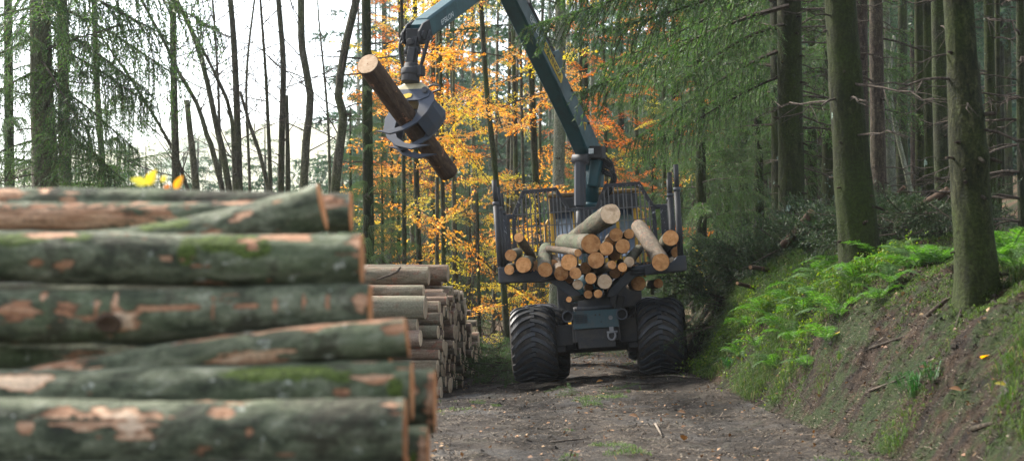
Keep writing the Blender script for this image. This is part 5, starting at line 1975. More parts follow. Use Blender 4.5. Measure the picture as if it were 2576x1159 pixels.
# ------------------------------------------------------------------ trees beside the bank on the right
T1, b1 = px_tree('spruce_tree', [(1985, 0), (1988, 300), (1992, 520)], (60, 66), 31.0, 'tall straight mossy spruce rising out of the branch heap beside the forwarder', dead=26, dead_len=(0, 4), dead_z=(3.0, 7.0), stubs=26,
                 crown=CROWN_TOP, crown_z=1.0, moss_h=0.2, ns=30, flare=0.12, az_bias=0.6)
T2, b2 = px_tree('spruce_tree', [(2113, 0), (2130, 250), (2146, 450), (2163, 628)], (77, 104), 24.0, 'thick leaning spruce with mossy bark and ferns at its foot', dead=14, dead_len=(0, 3), dead_z=(3.0, 6.2), stubs=32,
                 crown=CROWN_TOP, crown_z=1.0, moss_h=0.0, ns=40, flare=0.34, rough=0.06)
T3, b3 = px_tree('spruce_tree', [(2410, 0), (2424, 200), (2437, 400), (2456, 690)], (74, 104), 18.2, 'thick knobbly spruce with pale lichen standing on the mossy bank', dead=7, dead_len=(1, 3), dead_z=(2.8, 5.2), stubs=26,
                 crown=CROWN_TOP, crown_z=1.0, moss_h=0.0, ns=44, flare=0.34, rough=0.07, lumps=((2.15, 3.5, 0.10, 0.42), (1.75, 3.6, 0.11, 0.38), (1.2, 3.4, 0.12, 0.15), (2.6, 5.2, 0.1, 0.12)))
RG = 'spruce trunks of the dark stand on the bank'
px_tree('spruce_tree', [(2167, 0), (2170, 420), (2178, 520)], (30, 36), 40.0, 'slim brown trunk half hidden behind the thick leaning spruce', bark='bark_brown', dead=6, crown=CROWN_FAR[0], crown_z=4, group=RG)
px_tree('spruce_tree', [(2203, 0), (2206, 250), (2212, 500)], (33, 40), 35.0, 'reddish brown trunk just right of the thick leaning spruce', bark='bark_brown', dead=12, stubs=6, crown=CROWN_FAR[1], crown_z=4, group=RG)
px_tree('beech_tree', [(2229, 0), (2236, 250), (2245, 530)], (15, 26), 50.0, 'pale grey beech stem seen between the dark spruces', bark='bark_grey', dead=4, ztop=12, group=RG)
px_tree('beech_tree', [(2250, 90), (2238, 210), (2256, 330), (2290, 480)], (8, 13), 48.0, 'thin crooked pale stem bending beside the grey beech', bark='bark_grey', dead=3, ztop=7, group=RG)
px_tree('spruce_tree', [(2311, 0), (2315, 480)], (22, 24), 43.0, 'left one of three close slim trunks behind the knobbly spruce', bark='bark_spruce', dead=12, crown=CROWN_FAR[0], crown_z=4, group=RG)
px_tree('spruce_tree', [(2333, 0), (2338, 480)], (21, 25), 40.0, 'middle one of three close slim trunks behind the knobbly spruce', bark='bark_spruce', dead=9, crown=CROWN_FAR[1], crown_z=5, group=RG)
px_tree('spruce_tree', [(2360, 0), (2366, 250), (2374, 480)], (36, 44), 31.0, 'dark mossy trunk directly behind the knobbly spruce', bark='bark_mossy', dead=14, dead_len=(1, 3), stubs=8, crown=CROWN_FAR[0], crown_z=5, group=RG)
px_tree('spruce_tree', [(2487, 0), (2492, 300), (2497, 540)], (25, 30), 35.0, 'slim trunk right of the knobbly spruce with long dead twigs', dead=14, crown=CROWN_FAR[1], crown_z=5, group=RG)
px_tree('spruce_tree', [(2509, 0), (2513, 560)], (13, 16), 46.0, 'very thin trunk close beside the slim trunk with dead twigs', dead=5, crown=CROWN_FAR[0], crown_z=5, group=RG)
px_tree('spruce_tree', [(2566, 0), (2569, 300), (2574, 600)], (20, 26), 25.0, 'dark trunk at the right picture edge with dead branches', bark='bark_mossy', dead=34, dead_len=(0, 4), dead_z=(2.0, 6.2), crown=CROWN_TOP, crown_z=1, group=RG, az_bias=math.pi)
# further stems that fill the stand
FG2 = 'distant spruces closing the stand behind the bank'
FL = 'distant slim spruce trunk in the dim stand behind the bank'
g = random.Random(3)
for k in range(26):
    D = g.uniform(52, 105)
    x = g.uniform(2010, 2640)
    px_tree('spruce_tree', [(x, 0), (x + g.uniform(-4, 10), 500)], (g.uniform(0.22, 0.34) * F / D, g.uniform(0.30, 0.42) * F / D), D, FL, group=FG2, bark=g.choice(['bark_spruce', 'bark_brown', 'bark_mossy']),
            dead=3, crown=g.choice(CROWN_FAR), crown_z=g.uniform(2.0, 6.0), ns=8, ztop=16)
# spruces with hanging green boughs behind the bank
px_tree('spruce_tree', [(1955, 0), (1962, 500)], (36, 42), 41.0, 'bushy spruce with drooping green boughs behind the tall straight spruce', crown=CROWN_A, crown_z=1.6, crown_rot=0.4, dead=4)
px_tree('spruce_tree', [(2082, 0), (2086, 500)], (30, 36), 46.0, 'bushy green spruce filling the gap between the two thick spruces', crown=CROWN_A, crown_z=2.6, crown_rot=2.0, dead=4)
px_tree('spruce_tree', [(1868, 0), (1870, 560)], (22, 28), 53.0, 'green spruce with low boughs above the dim clearing', crown=CROWN_A, crown_z=2.2, crown_rot=3.9, crown_scale=1.05)
px_tree('spruce_tree', [(1700, 0), (1704, 560)], (24, 30), 58.0, 'hazy green spruce behind the stakes on the loaded bunk', crown=CROWN_B, crown_z=2.4, crown_rot=5.0, crown_scale=1.1)
SPG = 'green spruces with hanging boughs behind the machine'
for (x, D, cz, sc, lab) in ((1560, 74, -2.0, 1.1, 'hanging green spruce behind the crane pillar and cab'), (1640, 72, -1.6, 0.95, 'green spruce with hanging twigs over the loaded stakes'), (1760, 47, -0.2, 0.9, 'large hanging spruce between the stakes and the tall straight spruce'),
                            (1825, 62, -1.0, 1.1, 'spruce with wide hanging boughs above the dim clearing'), (1905, 49, 0.4, 0.9, 'hanging spruce left of the tall straight spruce'), (2040, 52, 0.6, 1.0, 'hanging spruce filling the gap right of the tall straight spruce'),
                            (1470, 66, -1.5, 1.0, 'faint hanging spruce behind the boom foot')):
    px_tree('spruce_tree', [(x, 0), (x + 4, 560)], (0.2 * F / D, 0.3 * F / D), D, lab, group=SPG, crown=CROWN_HANG, crown_z=cz + 1.0, crown_scale=sc, ns=10, dead=2)
# near boughs of the tall straight spruce reaching over the crane
for (sx, sy, sD, az_, Lb, pit) in ((1900, -60, 29.5, 3.35, 4.3, -0.02), (1985, 20, 30.5, 3.05, 4.2, -0.16), (1985, -30, 30.8, 3.6, 4.4, -0.05), (1985, 120, 31, 2.95, 3.6, -0.30),
                                   (1985, -110, 30.6, 3.45, 4.6, 0.02), (1985, 60, 31, 3.8, 3.2, -0.2), (1985, -20, 31.2, 2.75, 4.0, -0.1), (1985, 200, 31.2, 3.0, 3.0, -0.25),
                                   (1985, -150, 30.5, 3.7, 4.4, 0.0), (1985, -190, 30.5, 3.3, 5.2, 0.03)):
    bough(T1, b1, P(sx, sy, sD), az_, Lb, pit, NB_FINE, rs.randn() * 0.3)

# ------------------------------------------------------------------ dim spruce stand right of the machine
g = random.Random(8)
DG = 'spruces in the dim stand beyond the machine'
DL = 'slim hazy spruce in the dim stand beyond the forwarder and the bank'
for k in range(24):
    D = g.uniform(66, 125)
    x = 1735 + 26 * k * 0.42 + g.uniform(-14, 14)
    px_tree('spruce_tree', [(x, 100), (x + g.uniform(-3, 5), 620)], (g.uniform(0.15, 0.24) * F / D, g.uniform(0.20, 0.32) * F / D), D, DL, group=DG, bark='bark_brown', dead=2, crown=g.choice(CROWN_FAR), crown_z=g.uniform(1.0, 5.0), ns=8, ztop=18)

# ------------------------------------------------------------------ middle: autumn beeches, slim stems
px_tree('spruce_tree', [(921, 0), (924, 300), (928, 670)], (23, 29), 38.5, 'straight spruce trunk standing behind the held log with thin green twigs', dead=12, dead_z=(2, 7.5), crown=CROWN_HANG, crown_z=1.6, crown_scale=0.38, ns=16)
px_tree('beech_tree', [(1209, 0), (1224, 225), (1234, 325), (1247, 445), (1262, 650), (1276, 855)], (12, 17), 43.0, 'slender autumn beech with orange leaf layers left of the forwarder', bark='bark_mossy', crown=BC_ORANGE, crown_z=0.4, ztop=12)
px_tree('beech_tree', [(1044, 0), (1046, 380), (1056, 690)], (12, 15), 47.0, 'mossy stem hung with orange leaves above the stacked logs', bark='bark_mossy', crown=BC_ORANGE, crown_z=1.2, crown_rot=2.2, ztop=12)
px_tree('beech_tree', [(1135, 0), (1140, 400), (1150, 800)], (9, 13), 52.0, 'thin beech full of orange leaves between the stacked logs and the forwarder', bark='bark_mossy', crown=BC_ORANGE, crown_z=0.2, crown_rot=4.1, ztop=12)
px_tree('beech_tree', [(1005, 0), (1012, 300), (1020, 700)], (9, 12), 56.0, 'russet leaved tree top right of the straight spruce trunk', bark='bark_mossy', crown=BC_RED, crown_z=0.8, ztop=13)
px_tree('beech_tree', [(1090, 0), (1086, 700)], (10, 14), 60.0, 'red brown beech rising behind the grapple', bark='bark_mossy', crown=BC_RED, crown_z=1.6, crown_rot=1.1, ztop=13)
px_tree('beech_tree', [(1105, 0), (1112, 400), (1118, 800)], (9, 13), 48.0, 'orange beech whose leaves fill the top of the picture left of the crane', bark='bark_mossy', crown=BC_TOP, crown_z=2.6, crown_rot=0.9, ztop=14)
px_tree('beech_tree', [(1010, 0), (1015, 400), (1018, 800)], (8, 12), 46.0, 'orange beech with airy leaves right of the straight spruce trunk', bark='bark_mossy', crown=BC_TOP, crown_z=2.4, crown_rot=3.3, crown_scale=0.9, ztop=14)
px_tree('spruce_tree', [(1410, 0), (1406, 400), (1396, 780)], (27, 33), 46.0, 'pale straight trunk rising right behind the crane boom', bark='bark_grey', crown=CROWN_FAR[0], crown_z=4.5, stubs=10, dead=6, moss_h=0.6)
px_tree('beech_tree', [(1330, 0), (1345, 400), (1366, 790)], (15, 20), 51.0, 'moss covered stem left of the pale straight trunk', bark='bark_mossy', crown=BC_MIX, crown_z=0.6, moss_h=2.0, ztop=11)
px_tree('beech_tree', [(1290, 0), (1300, 500), (1322, 800)], (10, 14), 57.0, 'beech with yellow orange leaves beside the forwarder stakes', bark='bark_mossy', crown=BC_MIX, crown_z=0.3, crown_rot=2.6, ztop=11)
px_tree('beech_tree', [(1520, 200), (1530, 700)], (9, 12), 62.0, 'rust coloured beech behind the crane pillar', bark='bark_mossy', crown=BC_RED, crown_z=-0.4, crown_rot=0.3, ztop=12)
px_tree('beech_tree', [(1600, 200), (1605, 700)], (9, 12), 66.0, 'rust coloured beech behind the cab roof', bark='bark_mossy', crown=BC_RED, crown_z=-0.8, crown_rot=2.3, ztop=12)
px_tree('beech_tree', [(1670, 200), (1672, 700)], (9, 12), 57.0, 'rust coloured beech behind the right hand stakes', bark='bark_mossy', crown=BC_RED, crown_z=-0.6, crown_rot=4.3, ztop=12)
px_tree('beech_tree', [(1460, 100), (1465, 700)], (9, 12), 55.0, 'rust coloured beech between the boom and the pale straight trunk', bark='bark_mossy', crown=BC_RED, crown_z=-0.2, crown_rot=5.3, ztop=12)
px_tree('beech_tree', [(1200, 500), (1206, 830)], (8, 10), 44.0, 'low yellow leaved beech bush beside the stacked logs', 'bush', bark='bark_mossy', crown=BC_LOW, crown_z=0.0, ztop=4, top_cut=False)
px_tree('beech_tree', [(1318, 560), (1325, 840)], (8, 10), 50.0, 'young yellow beech under the bunk at the left tyre', bark='bark_mossy', crown=BC_LOW, crown_z=0.0, crown_rot=2.0, ztop=4)
px_tree('beech_tree', [(985, 400), (990, 700)], (8, 11), 50.0, 'small beech with orange leaves low behind the log stack', bark='bark_mossy', crown=BC_MIX, crown_z=-0.8, crown_rot=3.0, crown_scale=0.8, ztop=7)
# slim stems and far spruces behind them
g = random.Random(21)
MG = 'far spruces behind the autumn beeches'
ML = 'far hazy spruce showing in gaps behind the autumn beeches'
for k in range(30):
    D = g.uniform(66, 125)
    x = g.uniform(890, 1700)
    px_tree('spruce_tree', [(x, 100), (x + g.uniform(-5, 5), 700)], (g.uniform(0.10, 0.18) * F / D, g.uniform(0.15, 0.24) * F / D), D, ML, group=MG, bark=g.choice(['bark_grey', 'bark_hazed']), dead=2,
            crown=g.choice(CROWN_FAR + [CROWN_FARLOW] * 3), crown_z=g.uniform(-3.0, 0.0), ns=8, ztop=17, crown_scale=g.uniform(0.7, 1.0))
SG2 = 'slim bare stems among the beeches'
SLB = 'slim bare stem among the autumn beeches behind the log stack'
for k in range(10):
    D = g.uniform(46, 70)
    x = g.uniform(955, 1420)
    ln = g.uniform(-25, 25)
    px_tree('slim_tree', [(x - ln, 0), (x - ln * .5, 400), (x, 780)], (g.uniform(5, 9), g.uniform(8, 13)), D, SLB, group=SG2, bark='bark_hazed', dead=5, ztop=9, ns=8)

# ------------------------------------------------------------------ left: spruces and bare stems against the pale sky
Lf1, lb1 = px_tree('spruce_tree', [(101, 0), (106, 250), (114, 470)], (52, 66), 30.0, 'thick spruce trunk at the left with drooping green twigs', bark='bark_hazed', crown=CROWN_SPARSE, crown_z=2.2, crown_scale=0.8, dead=16, dead_z=(1.5, 7), stubs=8, ns=20, base_z=-0.3)
for (sy, az_, Lb, pit) in ((-40, -0.5, 3.2, -0.15), (60, -0.2, 2.6, -0.35), (150, -0.9, 2.4, -0.4), (260, -0.4, 2.2, -0.45), (20, -2.6, 2.4, -0.2), (180, -2.2, 2.2, -0.3), (320, -0.8, 1.8, -0.4), (-90, 0.1, 3.4, -0.1),
                           (350, -2.4, 2.0, -0.2), (-60, -1.2, 3.0, -0.2), (0, 0.25, 3.0, -0.3), (110, 0.0, 2.4, -0.3), (210, -0.1, 2.2, -0.35), (-110, -0.3, 3.6, -0.05), (300, -0.2, 2.0, -0.4), (90, -2.9, 2.2, -0.3)):
    bough(Lf1, lb1, P(106, sy, 30), az_, Lb, pit, NB_HANG, rs.randn() * 0.3)
px_tree('spruce_tree', [(156, 0), (160, 250), (165, 480)], (26, 32), 37.0, 'slimmer spruce trunk close right of the thick spruce', bark='bark_hazed', crown=CROWN_HANG, crown_z=-0.8, crown_scale=0.85, dead=8, base_z=-0.6)
px_tree('spruce_tree', [(236, 0), (246, 250), (262, 490)], (13, 17), 40.0, 'thin spruce with drooping green twigs beside the two spruce trunks', bark='bark_hazed', crown=CROWN_HANG, crown_z=-0.8, crown_scale=0.8, crown_rot=1.2, base_z=-0.9)
px_tree('spruce_tree', [(20, 0), (24, 480)], (20, 26), 44.0, 'spruce behind the thick trunk at the left picture edge', crown=CROWN_HANG, crown_z=-1.2, crown_scale=1.0, crown_rot=2.2, base_z=-1.8)
bare = [
    ([(435, 0), (438, 250), (443, 475)], (16, 21), 36, 'straight dark bare trunk standing alone', 'bark_brown', 16.0, False),
    ([(470, 252), (480, 350), (494, 485)], (13, 19), 37, 'broken dead snag leaning beside the straight dark trunk', 'bark_mossy', 9.0, True),
    ([(450, 10), (492, 105), (520, 200), (545, 320), (572, 450)], (9, 17), 34, 'long mossy stem leaning far to the left', 'bark_mossy', 12, False),
    ([(505, 115), (555, 215), (582, 295), (590, 440)], (7, 12), 34.3, 'short mossy stem leaning against the upright forked stem', 'bark_mossy', 9, False),
    ([(420, 120), (445, 175), (495, 260), (520, 340), (552, 445)], (8, 14), 35, 'second leaning mossy stem left of the longest one', 'bark_mossy', 10, False),
    ([(330, 200), (415, 340), (470, 470)], (6, 10), 38, 'thin stem leaning left behind the dark trunk', 'bark_mossy', 9, False),
    ([(579, 0), (588, 100), (596, 280), (602, 475)], (14, 18), 35, 'upright forked stem with a mossy foot', 'bark_mossy', 12, False),
    ([(604, 230), (630, 320), (672, 460)], (7, 11), 35.5, 'dead stem leaning left with a broken tip', 'bark_brown', 8, True),
    ([(655, 0), (668, 180), (674, 300), (680, 460)], (6, 11), 36, 'thin stem with its lower half dark and mossy', 'bark_mossy', 11, False),
    ([(700, 0), (712, 150), (710, 300), (707, 460)], (13, 17), 36, 'reddish upright stem of a close pair', 'bark_brown', 12, False),
    ([(721, 240), (723, 350), (724, 460)], (9, 13), 36.4, 'short green mossy snag of a close pair', 'bark_mossy', 9, True),
    ([(757, 0), (760, 125), (781, 240), (772, 340), (765, 450)], (17, 21), 34, 'stem with a sharp bend in its middle against the bright sky', 'bark_mossy', 12, False),
    ([(896, 0), (866, 130), (851, 245), (864, 288), (853, 380), (843, 480)], (19, 24), 33, 'crooked stem with a knob that leans right at its top', 'bark_mossy', 12, False),
    ([(535, 0), (548, 200), (556, 470)], (5, 8), 42, 'faint thin stem behind the leaning mossy stems', 'bark_mossy', 10, False),
    ([(640, 0), (620, 200), (628, 470)], (5, 8), 43, 'faint thin stem behind the upright forked stem', 'bark_mossy', 10, False),
    ([(810, 130), (825, 300), (830, 480)], (5, 8), 45, 'faint thin stem between the bent and the crooked stem', 'bark_mossy', 10, False),
]
gg = np.random.RandomState(17)
for i, (path, w, D, lab, bark, zt, cut) in enumerate(bare):
    o, b0 = px_tree('bare_tree', path, w, D, lab, bark='bark_hazed', ztop=zt, top_cut=cut, base_z=-0.5, ns=12, moss_h=0.0, stubs=3 if i % 3 == 0 else 0, rough=0.09)
    lines = []
    pts = [P(x, y, D) - b0 for x, y in path]
    for k in range(7 if not cut else 1):
        j = gg.randint(len(pts) - 1)
        t = gg.rand()
        p = pts[j].lerp(pts[j + 1], t)
        twig_lines(tuple(p), nrm(np.array([gg.randn(), gg.randn() * 0.6, 0.5 + 0.5 * gg.rand()])), 1.1 + 0.9 * gg.rand(), 0.013, 2, gg, lines, 0.3, 0.6, 3)
    obj('branches', lines_mesh('branches', lines, 'twig'), o)
# bushes and young spruces below them, in the pale valley air
g = random.Random(33)
VG = 'young spruces on the valley side'
for k, (x, D, zt, lab) in enumerate(((330, 48, 0.1, 'low green spruce thicket below the leaning stems'), (520, 52, -0.4, 'young spruce under the upright forked stem'), (610, 46, -1.4, 'small spruce spreading low branches behind the top log'),
                                     (880, 55, 3.0, 'pale young spruce right of the crooked stem'), (830, 66, 1.5, 'faint spruce on the valley side behind the crooked stem'), (190, 50, 0.6, 'dark green spruce low behind the thick trunk'),
                                     (430, 60, 0.0, 'hazy spruce low behind the straight dark trunk'), (960, 62, 4.0, 'tall pale spruce behind the straight spruce trunk'), (60, 55, 1.5, 'green spruce filling the left edge behind the thick trunk'),
                                     (720, 70, -0.8, 'faint spruce low behind the close pair of stems'))):
    X = (x - 1288) / F * D
    base = G0(X, D)
    topz = CAMZ + (HOR - 440) / F * D + zt
    o = empty('young_spruce', (X, D, base - 0.1))
    hgt = max(3.0, topz - base)
    mb = MB()
    mb.tube([(0, 0, 0), (0.03, 0, hgt * 0.5), (0, 0, hgt)], [0.09, 0.06, 0.01], 8)
    mb.build('trunk', M['bark_spruce'], o)
    c_ = obj('crown', CROWN_FARLOW, o, (0, 0, 0))
    s_ = hgt / 15.5
    c_.scale = (max(s_, 0.45), max(s_, 0.45), s_)
    c_.rotation_euler = (0, 0, g.uniform(0, 6))
    thing(o, lab, 'tree', VG)

# pale young spruces among the beeches
for k, (x, D, hgt, lab) in enumerate(((1000, 50, 6.5, 'pale green young spruce between the straight trunk and the held log'), (960, 46, 5.0, 'young spruce drooping over the log stack'), (1090, 54, 5.5, 'young spruce half hidden by orange leaves above the log stack'),
                                      (1180, 60, 6.0, 'young spruce left of the slender autumn beech'), (1480, 62, 7.5, 'grey green spruce behind the crane pillar'), (1640, 56, 6.0, 'green spruce behind the right stakes of the bunk'))):
    X = (x - 1288) / F * D
    o = empty('young_spruce', (X, D, G0(X, D) - 0.1))
    mb = MB()
    mb.tube([(0, 0, 0), (0.03, 0, hgt * 0.5), (0, 0, hgt)], [0.08, 0.05, 0.01], 8)
    mb.build('trunk', M['bark_spruce'], o)
    c_ = obj('crown', CROWN_HANG, o, (0, 0, -0.3))
    c_.scale = (0.55, 0.55, hgt / 13.0)
    c_.rotation_euler = (0, 0, k * 1.3)
    thing(o, lab, 'tree', VG)

# the wood that closes the view, a single mass far behind
NB_MASS = [needle_branch(2.6, dr, 12, 0.8, 0.6, 0.42, 0.06, 0.30, 2, 0.05) for dr in (0.3, 0.22)]
Tn, Wd = [], []
g = random.Random(77)
for k in range(85):
    D = g.uniform(118, 175)
    xx = g.uniform(880, 2700)
    X = (xx - 1288) / F * D
    z0 = G0(X, D) - 0.5
    hgt = g.uniform(26, 36)
    Wd.append(tube_soup(np.array([[X, D, z0], [X, D, z0 + hgt]]), [0.22, 0.03], 5))
    for i in range(46):
        t = (i + g.random()) / 46
        T, W = NB_MASS[i % 2]
        sc = (2.2 * (1 - t) + 0.4) * g.uniform(0.8, 1.2)
        Mx = rotz(i * 2.4 + g.random()) @ roty(0.1 - 0.4 * t) * sc
        Tn.append(put(T, Mx, (X, D, z0 + 0.8 + t * (hgt - 1.0))))
stuff(obj('far_forest', soup_mesh('far_forest', [(np.concatenate(Tn), 0), (np.concatenate(Wd), 1)], [MF, MT])), 'far spruce wood closing the view behind the clearing', 'forest')

# thin spruce thickets on the valley side, far below the left hand trees
Tn, Wd = [], []
for k in range(26):
    D = g.uniform(80, 150)
    xx = g.uniform(150, 930)
    X = (xx - 1288) / F * D
    z0 = G0(X, D) - 0.5
    ztop = CAMZ + (HOR - g.uniform(300, 430)) / F * D
    hgt = max(5.0, ztop - z0)
    Wd.append(tube_soup(np.array([[X, D, z0], [X, D, z0 + hgt]]), [0.18, 0.03], 5))
    for i in range(30):
        t = 0.35 + 0.65 * (i + g.random()) / 30
        T, W = NB_MASS[i % 2]
        sc = (2.0 * (1 - t) + 0.2) * g.uniform(0.8, 1.2)
        Tn.append(put(T, rotz(i * 2.4 + g.random()) @ roty(0.1 - 0.4 * t) * sc, (X, D, z0 + t * hgt)))
stuff(obj('valley_thicket', soup_mesh('valley_thicket', [(np.concatenate(Tn), 0), (np.concatenate(Wd), 1)], [MF, MT])), 'pale spruce thickets on the valley side behind the bare stems', 'forest')

# bare brushwood between the trees
lines, gl = [], np.random.RandomState(12)
for k in range(150):
    if k < 100:
        D = gl.uniform(40, 66); x = gl.uniform(900, 1480)
    else:
        D = gl.uniform(38, 56); x = gl.uniform(280, 900)
    X = (x - 1288) / F * D
    z0 = G0(X, D)
    L_ = gl.uniform(1.6, 4.2) if k < 100 else gl.uniform(2.5, 5.0)
    twig_lines((X, D, z0), nrm(np.array([gl.randn() * 0.4, gl.randn() * 0.3, 1.0])), L_, 0.014, 2, gl, lines, 0.25, 0.55, 4)
stuff(obj('brushwood', lines_mesh('brushwood', lines, 'twig', 3)), 'bare brushwood and saplings between the forest trees', 'brushwood')

# the stand carried on outside the picture, spruces added to shade bank and logs
EL = 'unseen spruce added around the viewer, outside the picture, to shade the scene'
for k, (X, Y) in enumerate(((6.2, 14), (9.5, 16), (8.0, 21), (10.5, 24), (12.5, 30), (5.6, 2), (7.5, -4), (4.8, -9), (-5.5, -3), (-4.6, -10), (-9, -6), (9, 6), (0.5, -22), (-3, -18), (4, -17))):
    o = empty('spruce_tree', (X, Y, G0(X, Y) - 0.1))
    mb = MB()
    mb.tube([(0, 0, 0), (0, 0, 8), (0, 0, 20)], [0.24, 0.18, 0.02], 12)
    mb.build('trunk', M['bark_spruce'], o)
    c_ = obj('crown', CROWN_TOP, o, (0, 0, -1.0 if Y > 5 else -4.5))
    c_.scale = (1.15, 1.15, 1.0)
    c_.rotation_euler = (0, 0, k * 1.1)
    thing(o, EL, 'tree', 'unseen spruces added beside the viewer for shade')


# ------------------------------------------------------------------ plants and litter on the bank and road
def frond_mesh(L_, w, mat, seed):
    g = np.random.RandomState(seed)
    Q = []
    n = 24
    t = np.linspace(0.12, 0.98, n)
    sp_ = lambda t: np.stack([L_ * t * (1 - 0.15 * t), 0.04 * L_ * np.sin(3 * t), L_ * (0.75 * t - 0.75 * t * t)], axis=-1)
    pts = sp_(t)
    tan = nrm(np.gradient(pts, axis=0))
    for i in range(n):
        l = w * math.sin(math.pi * (0.15 + 0.85 * t[i])) ** 0.8 * (1.05 - 0.35 * t[i])
        for s in (-1, 1):
            lat = nrm(np.cross(tan[i], [0, 0, 1.0])) * s
            d = nrm(lat + tan[i] * 0.45 + np.array([0, 0, -0.18 + 0.1 * g.randn()]))
            wd = tan[i] * L_ / n * 0.42
            # a toothed leaflet of three blades
            for a_, b_ in ((0.0, 0.5), (0.3, 0.8), (0.6, 1.0)):
                p0, p1 = pts[i] + d * l * a_, pts[i] + d * l * b_
                k = 1 - 0.6 * a_
                Q.append(np.stack([p0 - wd * k * 0.4, p0 + (p1 - p0) * 0.4 - wd * k, p1, p0 + (p1 - p0) * 0.4 + wd * k]))
    st = tube_soup(sp_(np.linspace(0, 0.98, 8)), np.linspace(0.006, 0.001, 8), 3)
    return soup_mesh('frond', [(np.array(Q), 0), (st, 0)], [M[mat]])


FROND = [frond_mesh(0.75, 0.17, 'fern', k) for k in range(3)]
FROND_Y = frond_mesh(0.55, 0.15, 'fern_yellow', 8)


def fern(x, y, n, sc, label, yellow=0, tilt=0.0):
    o = empty('fern', on(x, y) - Vector((0, 0, 0.02)))
    g = random.Random(int(x * 1000 + y * 77))
    for k in range(n):
        q = obj('frond', FROND_Y if k < yellow else FROND[g.randint(0, 2)], o)
        a_ = 2 * math.pi * k / n + g.uniform(-.3, .3)
        q.rotation_euler = (g.uniform(-.3, .3), g.uniform(-.55, 0.0), a_)
        s_ = sc * g.uniform(0.75, 1.2)
        q.scale = (s_, s_, s_)
    thing(o, label, 'fern', 'ferns on the mossy bank')
    return o


def bank_at(px_, py_, D0=13.0, D1=34.0):
    """ground point seen at a picture position"""
    D = D0
    while D < D1:
        p = P(px_, py_, D)
        if G(p.x, p.y) >= p.z:
            return p
        D += 0.05
    return None


ferns = [
    (2105, 655, 7, 0.8, 'upright fern in front of the thick leaning spruce', 0), (2140, 640, 6, 0.7, 'fern touching the foot of the thick leaning spruce', 0),
    (2200, 640, 6, 0.75, 'fern just right of the thick leaning spruce', 0), (2260, 610, 5, 0.6, 'small fern at the edge of the branch heap between the two thick spruces', 0),
    (2020, 770, 7, 0.8, 'pale feathery fern in the middle of the bank', 0), (1960, 800, 6, 0.7, 'low fern at the lit left part of the bank', 0),
    (2000, 840, 6, 0.75, 'fern with one yellow frond on the bank slope', 2), (2060, 745, 6, 0.7, 'fern on the crest above the feathery fern', 0),
    (1900, 850, 5, 0.6, 'small fern low on the bank close to the right tyre', 0), (1880, 800, 6, 0.6, 'fern beside the yellow green bilberry patch', 0),
    (2080, 830, 5, 0.6, 'spreading fern with a dry tip on the bank slope', 1), (2320, 640, 6, 0.7, 'fern left of the knobbly spruce foot', 0),
    (2535, 625, 7, 0.8, 'fern at the picture edge right of the knobbly spruce', 0), (2560, 660, 5, 0.7, 'lower fern right of the knobbly spruce', 0),
    (2150, 700, 6, 0.7, 'fern in the moss below the thick leaning spruce', 0), (2240, 690, 5, 0.6, 'small fern in the moss between the two thick spruces', 0),
    (1950, 900, 5, 0.55, 'small fern near the foot of the bank', 0),
    (2085, 690, 7, 0.85, 'tall fern on the crest left of the thick leaning spruce', 0), (2040, 715, 6, 0.8, 'leaning fern on the crest beside the branch heap', 0), (2180, 670, 7, 0.8, 'bushy fern in front of the thick leaning spruce foot', 0),
    (2290, 655, 6, 0.8, 'fern on the moss hump left of the knobbly spruce', 0), (1925, 765, 6, 0.75, 'fern where the bank crest meets the branch heap', 0), (2110, 780, 6, 0.7, 'fern hanging over the bare soil in mid bank', 0),
    (2030, 900, 5, 0.6, 'fern on the lower slope above the bare soil', 0), (1985, 735, 6, 0.75, 'fern behind the pale feathery one', 0), (2210, 730, 5, 0.65, 'fern hanging over the cut edge below the moss', 0),
    (1860, 870, 6, 0.65, 'fern low on the bank above the bright grass tuft', 0), (2360, 640, 6, 0.7, 'fern against the knobbly spruce foot', 0), (2500, 650, 6, 0.75, 'fern just right of the knobbly spruce foot', 0),
]
for (px_, py_, n, sc, lab, yl) in ferns:
    p = bank_at(px_, py_ + 25)
    if p is None:
        p = P(px_, py_, 24)
    fern(p.x, p.y, n + 2, sc * 1.15, lab, yl)


def tri_blades(pos, ln, bw, lean, droop=0.4):
    """grass or moss blades: two stacked faces each, bending over"""
    m = len(pos)
    a_ = rs.rand(m) * 2 * np.pi
    d = np.stack([np.cos(a_), np.sin(a_), np.zeros(m)], axis=-1)
    d = d * (0.3 + 0.7 * rs.rand(m, 1)) + lean
    ln = ln * (0.5 + rs.rand(m, 1))
    s = nrm(np.cross(d, [0, 0, 1.0]) + 1e-4) * bw
    mid = pos + d * ln * 0.35 + np.array([0, 0, 1.0]) * ln * 0.55
    tip = pos + d * ln * 0.9 + np.array([0, 0, 1.0]) * ln * (0.75 - droop)
    return np.stack([pos - s, mid - s * 0.7, tip, mid + s * 0.7], axis=1)


def scatter(n, x0, x1, y0, y1, keep, off=0.0):
    out = []
    tries = 0
    while len(out) < n and tries < n * 12:
        tries += 1
        y = rnd.uniform(y0, y1)
        x = rnd.uniform(x0, x1)
        if keep(x, y):
            out.append((x, y, G(x, y) + off))
    return np.array(out)


def mossy(x, y):
    t = x - edge_x(y)
    if t < 0.12 or t > 5:
        return False
    n = fbm(x * 0.9, y * 0.9, 11.0, 3) + 0.45 * fbm(x * 3, y * 3, 4.0, 3)
    far = smooth(20.5, 24.5, y)
    thr = 0.40 - 1.0 * far - 0.75 * smooth(0.75, 1.25, t)
    return n > thr


